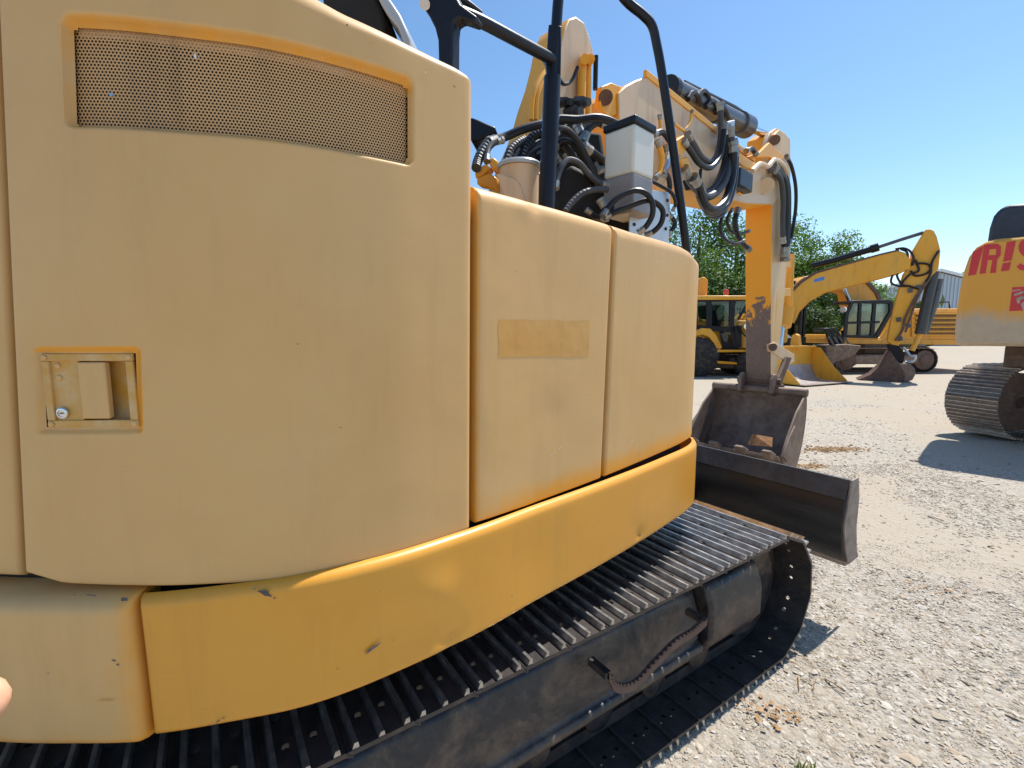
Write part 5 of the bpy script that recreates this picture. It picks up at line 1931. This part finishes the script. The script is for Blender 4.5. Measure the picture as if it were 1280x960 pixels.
rw = kpt(*zk(80, 665)); rw[2] = .76
wheel(rw + kn * .0, .78, .42, KX, M_mach2)
wheel(rw - kn * 1.6, .78, .42, KX, M_mach2)
fw = kpt(*zk(485, 745)); fw[2] = .50
wheel(fw + kn * .0, .52, .30, KX, M_mach2)
wheel(fw - kn * 1.5, .52, .30, KX, M_mach2)
kpr('rear_fender', ZK([(40, 500), (60, 470), (110, 448), (180, 452), (225, 500), (255, 560), (275, 610), (235, 615), (210, 570), (170, 520), (120, 500), (70, 510)]), .2, .55, M_mach, KX, .02)
kpr('chassis', ZK([(200, 640), (620, 640), (640, 720), (420, 745), (230, 720)]), -.3, 1.1, M_inner, KX, .03)
kpr('step_plate', ZK([(232, 622), (500, 622), (500, 640), (232, 642)]), .18, .3, M_mach, KX, .01)
kpr('step', ZK([(232, 712), (392, 722), (392, 740), (240, 732)]), .2, .25, M_mach, KX, .01)
cbK = kpr('cab', ZK([(250, 470), (360, 470), (400, 600), (395, 620), (280, 615)]), .06, .05, M_black, KX, .02)
kpr('cab_roof', ZK([(0, 200), (20, 188), (470, 188), (520, 200), (520, 222), (0, 222)]), .2, 1.7, M_mach, cbK, .03)
kpr('cab_header', ZK([(0, 222), (500, 212), (500, 232), (0, 240)]), .12, 1.5, M_black, cbK, .02)
for pts in (((0, 230), (80, 230), (80, 250), (78, 430), (0, 430)), ((150, 220), (190, 222), (192, 430), (150, 440)), ((335, 222), (385, 222), (375, 300), (370, 420), (400, 600), (365, 610), (330, 440)), ((490, 222), (505, 222), (415, 380), (395, 380)), ((60, 425), (380, 440), (380, 480), (60, 470)), ((360, 440), (430, 420), (430, 600), (380, 610))):
    for off in (.1, -1.4):
        kpr('cab_pillar', ZK(pts), off, .08, M_black, cbK, .01)
for off in (.06, -1.38):
    kpr('window_pane', ZK([(80, 235), (490, 230), (410, 380), (375, 430), (80, 430)]), off, .012, M_glass, cbK, 0)
kpr('window_pane', ZK([(255, 480), (340, 480), (350, 565), (290, 560)]), .115, .01, M_glass, cbK, 0)
kpr('seat', ZK([(190, 440), (200, 310), (225, 300), (240, 380), (300, 400), (300, 450)]), -.5, .5, M_inner, cbK, .05)
ktb('steering_wheel', ZK([(310, 400), (325, 440), (330, 470)]), -.6, .06, M_inner, cbK)
MB().lathe(kpt(*zk(303, 182), -.5), UP, [(0, .10), (.06, .105), (.2, .085), (.23, .03)], 14).build('beacon', M_beacon, KX)
kpr('digger_arm', ZK([(78, 188), (82, 110), (95, 60), (110, 42), (130, 38), (160, 60), (162, 85), (155, 188)]), -.6, .4, M_mach2, KX, .03)
kpr('engine_hood', ZK([(440, 370), (480, 330), (760, 350), (800, 400), (800, 560), (700, 600), (430, 590), (420, 500)]), -.2, 1.0, M_mach, KX, .05)
kpr('loader_arm', ZK([(450, 440), (520, 420), (700, 520), (760, 620), (720, 640), (640, 560), (470, 500)]), .05, .15, M_mach, KX, .03)
ktb('exhaust', ZK([(470, 370), (470, 300)]), -.4, .05, M_black, KX)
MB().lathe(kpt(*zk(460, 435), .2), kn, [(0, .07), (.08, .11), (.1, .11)], 12).build('head_lamp', M_chrome, KX)
ktb('hose', ZK([(410, 430), (440, 490), (480, 530), (520, 560)]), .2, .03, M_rubber, KX, 8, 4)
ktb('mirror_arm', ZK([(390, 300), (420, 290), (410, 360)]), .3, .02, M_black, KX, 6)

# ---------------- wheel loader with black hood behind the stick, bucket towards the camera
z9 = lambda x, y: (970 + x / 6.4, 340 + y / 6.4)
Z9 = lambda L: [z9(*q) for q in L]
LX = thing('wheel_loader', (10.9, 18.2, 0), 'black wheel loader with yellow front bucket resting on the ground', 'wheel loader')
lpt, lpr, ltb, ln = far_plane(np.array([10.2, 18.6, 0]), (1, .1, 0))
l_f, l_r = unit((-.1, -1, 0)), unit((1, -.1, 0))
hoodL = MB()
hp = [lpt(*z9(x, y)) for x, y in ((-60, 560), (-60, 470), (10, 450), (40, 458), (130, 530), (140, 560), (130, 640), (-60, 650))]
hoodL.prism(hp, -ln * 1.6)
hoodL.build('engine_hood', M_black, LX, bevel=.05)
lpr('hood_glint', Z9([(20, 455), (45, 458), (132, 528), (60, 532)]), .02, .015, M_alu, LX, .005)  # added pale sheet, a white reflection painted onto the black hood
lpr('badge', Z9([(22, 562), (58, 580), (55, 588), (22, 572)]), .01, .012, M_white, LX, 0)
for s in (-1, 1):
    c_ = np.array([10.6, 18.9, .6]) + l_r * s * .95
    t_ = MB().lathe(c_ - l_r * .2, l_r, [(0, .3), (0, .52), (.05, .6), (.35, .6), (.4, .52), (.4, .3)], 26)
    wo = t_.build('wheel', M_tyre, LX)
    MB().lathe(c_ + l_r * .1 * s, l_r * s, [(-.1, .32), (.06, .32), (.02, .2), (.1, .08)], 18).build('rim', M_mach, wo)
    for k in range(20):
        a = k / 20 * 6.283
        rd = UP * math.sin(a) + l_f * math.cos(a)
        tg = UP * math.cos(a) - l_f * math.sin(a)
        t_ = None
# cab of the loader, blue sky mirrored in its screen
lc = np.array([11.9, 20.6, 0])
m = MB()
for a_, b_ in ((-.6, -.6), (.6, -.6), (-.6, .6), (.6, .6)):
    m.box(lc + l_r * a_ + l_f * b_ + UP * 2.2, (l_r, l_f, UP), (.12, .12, 1.7))
m.box(lc + UP * 3.1, (l_r, l_f, UP), (1.5, 1.5, .2))
m.box(lc + UP * 1.25, (l_r, l_f, UP), (1.4, 1.4, .6))
cbo = m.build('cab', M_black, LX, bevel=.03)
for d_, n_ in ((l_f, l_r), (-l_f, l_r), (l_r, l_f), (-l_r, l_f)):
    m = MB(); m.box(lc + d_ * .6 + UP * 2.28, (n_, d_, UP), (1.1, .012, 1.45)); m.build('window_pane', M_glass, cbo)
m = MB(); m.box(lc + l_f * .2 + UP * .9, (l_r, l_f, UP), (1.2, 3.0, .5)); m.build('chassis', M_inner, LX, bevel=.05)
# front bucket
bkc = at_z(1012, 480, 0); bkc[2] = 0
q_f, q_r = heading(155), heading(65)
QW = 2.5
org = at_z(1000, 483, 0) - q_f * .62; org[2] = .03
prof = [(-.62, 1.20), (-.66, .9), (-.60, .45), (-.42, .12), (-.2, .02), (.62, .0)]
sp2 = smooth_line([(a, 0, z) for a, z in prof], 4)
m = MB()
for i_ in range(len(sp2) - 1):
    m.grid([[org + q_f * a + UP * z + q_r * b for b in (0, QW)] for a, _, z in sp2[i_:i_ + 2]], 1 if sp2[i_][2] < .62 else 0)
m.grid([[org + q_f * (a - .03) + UP * (z - .03) + q_r * b for b in (0, QW)] for a, _, z in sp2], 0)
lbk = m.build('loader_bucket', [M_mach, simple('pale_bucket_floor', (.42, .39, .37, 1), .42, .3, .25, 6, .15)], LX, flip=False)  # inner floor and lower back paler than the yellow shell
for s in (0, QW):
    m = MB()
    pts = [org + q_f * a + UP * z + q_r * s for a, _, z in sp2] + [org + q_f * .62 + UP * .06 + q_r * s, org + q_f * .1 + UP * .55 + q_r * s, org - q_f * .35 + UP * 1.15 + q_r * s]
    m.prism(pts, q_r * (-.03 if s == 0 else .03))
    m.build('side_plate', M_mach, lbk, bevel=.006)
m = MB(); m.box(org - q_f * .6 + UP * 1.2 + q_r * QW / 2, (q_r, q_f, UP), (QW + .06, .14, .07)); m.build('top_rail', M_mach, lbk, bevel=.01)
m = MB(); m.box(org + q_f * .66 + UP * .01 + q_r * QW / 2, (q_r, q_f, UP), (QW + .1, .26, .03)); m.build('cutting_edge', M_bladeend, lbk, bevel=.006)
for s in (.5, 1.6):
    m = MB()
    m.prism([org - q_f * a + UP * z + q_r * s for a, z in ((.55, 1.22), (.62, 1.6), (.72, 1.66), (.86, 1.6), (.9, 1.3), (.8, .9), (.66, .9))], q_r * .16)
    m.build('bucket_lug', M_mach, lbk, bevel=.02)
for s in (.6, 1.45):
    m = MB()
    m.tube([org - q_f * .8 + UP * .9 + q_r * s, org - q_f * 1.5 + UP * 1.0 + q_r * s, np.array([10.7, 18.9, 1.2]) + l_r * (s - 1)], .09, 8)
    m.build('lift_arm', M_black, LX)

# ---------------- black grapple rack standing beside the loader bucket
GX = thing('grapple_attachment', (13.2, 20.5, 0), 'black ribbed grapple attachment standing right of the yellow loader bucket', 'attachment')
gpt, gpr, gtb, gn = far_plane(np.array([13.2, 19.6, 0]), (1, .0, 0))
gpr('frame', Z9([(380, 450), (470, 445), (480, 470), (395, 475)]), .1, .8, M_black, GX, .02)
for k in range(4):
    x = 395 + k * 42
    gpr('tine', Z9([(x, 470), (x + 22, 465), (x + 60, 540), (x + 75, 600), (x + 50, 605), (x + 25, 545)]), .1 - k * .22, .08, M_black, GX, .01)
    gpr('tine_cylinder', Z9([(x + 20, 520), (x + 34, 516), (x + 80, 590), (x + 70, 600)]), .22 - k * .2, .05, M_cyl, GX, .005)
gpr('base', Z9([(400, 590), (560, 575), (690, 590), (640, 660), (560, 700), (480, 720), (440, 800), (400, 800)]), .2, 1.0, M_bucket, GX, .05)

# ================================================================== BUILDING
SX = thing('warehouse', (50, 62, 0), 'blue grey metal warehouse with low pitched pale roof beyond the machines', 'building')
spt, spr, stb, sn = far_plane(np.array([50, 62, 0]), (1, 0, 0))
ridge, evl, evr = spt(1172, 340), spt(1092, 367), spt(1252, 360)
sd = unit((.55, .84, 0)) * 40
m = MB()
m.prism([(evl[0], 62, 0), (evl[0], 62, evl[2]), tuple(ridge), (evr[0], 62, evr[2]), (evr[0], 62, 0)], sd)
sh = m.build('wall', M_shed, SX)
m = MB()
for a_, b_ in ((evl, ridge), (ridge, evr)):
    a2, b2 = a_ + UP * .05 - np.array([0, .5, 0]), b_ + UP * .05 - np.array([0, .5, 0])
    m.prism([a2, b2, b2 + UP * .35, a2 + UP * .35], sd * 1.02)
m.build('roof', M_shedroof, SX)
for k in range(34):
    x = evl[0] + .3 + k * (evr[0] - evl[0] - .6) / 33
    zt_ = np.interp(x, [evl[0], ridge[0], evr[0]], [evl[2], ridge[2], evr[2]]) - .1
    MB().box((x, 61.95, zt_ / 2), np.eye(3), (.14, .1, zt_)).build('cladding_rib', M_shed, SX)
m = MB(); m.box(((evl[0] + ridge[0]) / 2, 61.9, 2.2), np.eye(3), (4.5, .15, 4.4)); m.build('roller_door', M_shedroof, SX)

# ================================================================== TREES
def tree(x, y, hgt, rad, seed, mat, label, leaves=17000, leaf=.22, base=.18, group='trees behind the yard', cat='tree', name='broadleaf_tree'):
    rg = np.random.default_rng(seed)
    root = thing(name, (x, y, 0), label, cat, group)
    m = MB()
    bend = rg.normal(0, .25, 2)
    trunk = [np.array([x, y, -.05]), np.array([x + bend[0] * .3, y + bend[1] * .3, hgt * .25]), np.array([x + bend[0], y + bend[1], hgt * .55]), np.array([x + bend[0] * 1.4, y, hgt * .85])]
    r0 = hgt * .022
    m.tube(trunk, [r0 * 1.2, r0, r0 * .65, r0 * .25], 9, 4)
    tr_ = m.build('trunk', M_bark, root)
    clumps = []
    nb = 13
    for k in range(nb):
        f = rg.uniform(.22, .8)
        st_ = smooth_line(trunk, 8)[int(f * 24)]
        a = k * 2.4 + rg.normal(0, .3)
        el = rg.uniform(.15, .9)
        L = rad * rg.uniform(.6, 1.0) * (1.1 - .45 * abs(f - .4))
        e = st_ + np.array([math.cos(a) * math.cos(el), math.sin(a) * math.cos(el), math.sin(el)]) * L
        mid_ = (st_ + e) / 2 + np.array([0, 0, rg.uniform(-.1, .3)])
        MB().tube([st_, mid_, e], [r0 * .45, r0 * .28, r0 * .08], 6, 3).build('limb', M_bark, tr_)
        for q in range(4):
            t_ = rg.uniform(.45, 1.05)
            clumps.append((st_ + (e - st_) * t_ + rg.normal(0, rad * .16, 3), rad * rg.uniform(.2, .36)))
    for k in range(16):
        a = rg.uniform(0, 6.28)
        u = rg.uniform(-.75, 1)
        rr = math.sqrt(max(0, 1 - u * u)) * rg.uniform(.6, 1)
        c = np.array([x + math.cos(a) * rr * rad, y + math.sin(a) * rr * rad, hgt * (base + 1) / 2 + u * hgt * (1 - base) / 2 * .9])
        clumps.append((c, rad * rg.uniform(.18, .34)))
    w = np.array([c[1] ** 2 for c in clumps])
    w /= w.sum()
    idx = rg.choice(len(clumps), leaves, p=w)
    cen = np.array([clumps[i][0] for i in idx])
    rd = np.array([clumps[i][1] for i in idx])
    d = rg.normal(0, 1, (leaves, 3))
    d /= np.linalg.norm(d, axis=1)[:, None]
    pos = cen + d * (rd * rg.random(leaves) ** .45)[:, None] * np.array([1, 1, .8])
    pos[:, 2] = np.maximum(pos[:, 2], .25)
    n = d + rg.normal(0, .6, (leaves, 3)) + np.array([0, 0, .5])
    n /= np.linalg.norm(n, axis=1)[:, None]
    u = np.cross(n, rg.normal(0, 1, (leaves, 3)))
    u /= np.linalg.norm(u, axis=1)[:, None]
    v = np.cross(n, u)
    sz = leaf * rg.uniform(.5, 1.15, leaves)[:, None]
    a_, b_, c_, e_ = pos - u * sz * .5, pos + v * sz * .32 + n * sz * .08, pos + u * sz * .5, pos - v * sz * .32 + n * sz * .08
    V = np.stack([a_, b_, c_, e_], 1).reshape(-1, 3)
    Fc = np.arange(leaves * 4).reshape(-1, 4)
    me = bpy.data.meshes.new('crown')
    me.from_pydata(V.tolist(), [], Fc.tolist())
    me.materials.append(mat)
    me.update()
    link('crown', me, root)
    return root


def tree_px(px, top_y, D, rad, seed, mi, label, **kw):
    x = (px - 640) / F_PX * D
    hgt = CAM_H + (HOR - top_y) / F_PX * D
    return tree(x, D, hgt, rad, seed, M_leaf[mi], label, **kw)


tree_px(866, 262, 30, 4.2, 1, 0, 'tall green tree directly above the backhoe loader cab, leftmost behind the yard')
tree_px(912, 262, 33, 4.2, 2, 1, 'tall light green tree between hood corner and upright digger stick', leaves=15000)
tree_px(800, 300, 34, 3.6, 11, 0, 'green tree mostly hidden behind the tan engine hood')
tree_px(958, 282, 36, 4.0, 3, 0, 'green tree directly behind the upright digger stick')
tree_px(1008, 290, 34, 3.4, 4, 1, 'light green tree rising right of the upright digger stick', leaves=15000)
tree_px(1036, 332, 31, 3.0, 5, 2, 'dark low tree under the arched yellow boom', leaf=.18)
tree_px(1088, 352, 44, 3.2, 6, 1, 'small light green tree between arched boom and warehouse', leaves=9000)
tree_px(1204, 334, 78, 3.0, 7, 2, 'small distant dark tree above the warehouse roof', leaves=1800, leaf=.5)
tree_px(1000, 372, 28, 2.5, 8, 2, 'dark bushy tree behind the black loader hood', leaf=.17)
tree_px(930, 350, 27, 2.6, 9, 2, 'dark bushy tree close behind the backhoe cab', leaf=.17)
tree_px(1062, 375, 29, 2.4, 10, 2, 'dark bush left of the glazed cab of the louvred excavator', leaf=.17, cat='bush', name='bush')


def far_wood(name, label, D, x0, x1, hmin, hmax, seed, n):
    rg = np.random.default_rng(seed)
    V = []
    xs = rg.uniform(x0, x1, n)
    hz = np.array([hmin + (hmax - hmin) * (.5 + .5 * noise.noise((x * .09, seed, 0)) + .22 * noise.noise((x * .4, seed, 2))) for x in xs])
    z = hz * rg.random(n) ** .7
    y = D + rg.uniform(-3, 3, n)
    pos = np.c_[xs, y, z]
    nn_ = rg.normal(0, 1, (n, 3)) + np.array([0, -.6, .7])
    nn_ /= np.linalg.norm(nn_, axis=1)[:, None]
    u = np.cross(nn_, rg.normal(0, 1, (n, 3)))
    u /= np.linalg.norm(u, axis=1)[:, None]
    v = np.cross(nn_, u)
    s = rg.uniform(.3, .8, n)[:, None]
    V = np.stack([pos - u * s, pos + v * s * .7, pos + u * s, pos - v * s * .7], 1).reshape(-1, 3)
    me = bpy.data.meshes.new(name)
    me.from_pydata(V.tolist(), [], np.arange(n * 4).reshape(-1, 4).tolist())
    me.materials.append(M_leaf[2])
    me.update()
    tag(link(name, me), label, 'woodland', kind='stuff')


far_wood('woodland', 'far off dark band of woodland behind the yard', 52, -40, 45, 3.5, 6.5, 3, 9000)
far_wood('far_woodland', 'low far woodland right of the warehouse', 95, 40, 190, 3.0, 6.0, 5, 6000)

# ================================================================== HAND AT THE LEFT EDGE
def hand():
    me = bpy.data.meshes.new('hand')
    tip = at_y(20, 884, .150)
    x, y, z = tip
    # fingers point to the right (+x) into the frame, palm behind them
    V = [(x - .155, y - .02, z - .035), (x - .115, y - .012, z - .03), (x - .085, y - .006, z - .026),
         (x - .078, y, z + .0), (x - .048, y - .004, z + .006), (x - .022, y - .002, z + .004), (x - .003, y, z),
         (x - .085, y + .002, z - .024), (x - .066, y + .012, z - .024), (x - .056, y + .026, z - .028), (x - .066, y + .036, z - .034),
         (x - .086, y + .002, z - .044), (x - .062, y + .004, z - .046), (x - .042, y + .006, z - .05), (x - .03, y + .006, z - .058),
         (x - .095, y + .0, z - .062), (x - .078, y + .002, z - .066), (x - .062, y + .004, z - .07), (x - .052, y + .004, z - .076),
         (x - .11, y - .022, z - .006), (x - .088, y - .034, z + .016), (x - .066, y - .036, z + .026),
         (x - .20, y - .04, z - .055), (x - .30, y - .10, z - .12), (x - .40, y - .17, z - .20)]
    E_ = [(0, 1), (1, 2), (2, 3), (3, 4), (4, 5), (5, 6), (2, 7), (7, 8), (8, 9), (9, 10), (2, 11), (11, 12), (12, 13), (13, 14), (1, 15), (15, 16), (16, 17), (17, 18), (1, 19), (19, 20), (20, 21), (0, 22), (22, 23), (23, 24)]
    R_ = [.027, .030, .026, .0110, .0106, .0102, .0100, .0105, .010, .0092, .008, .010, .0095, .0088, .0078, .009, .0085, .0078, .007, .014, .011, .009, .026, .034, .042]
    me.from_pydata(V, E_, [])
    o = bpy.data.objects.new('person', me)
    COL.objects.link(o)
    me.materials.append(M_skin)
    md = o.modifiers.new('skin', 'SKIN')
    md.use_smooth_shade = True
    for i, sv_ in enumerate(me.skin_vertices[0].data):
        sv_.radius = (R_[i], R_[i])
        sv_.use_root = (i == 1)
    sb = o.modifiers.new('sub', 'SUBSURF')
    sb.levels = sb.render_levels = 2
    tag(o, 'bare fingertip of a person reaching in at the lower left edge', 'person')


hand()
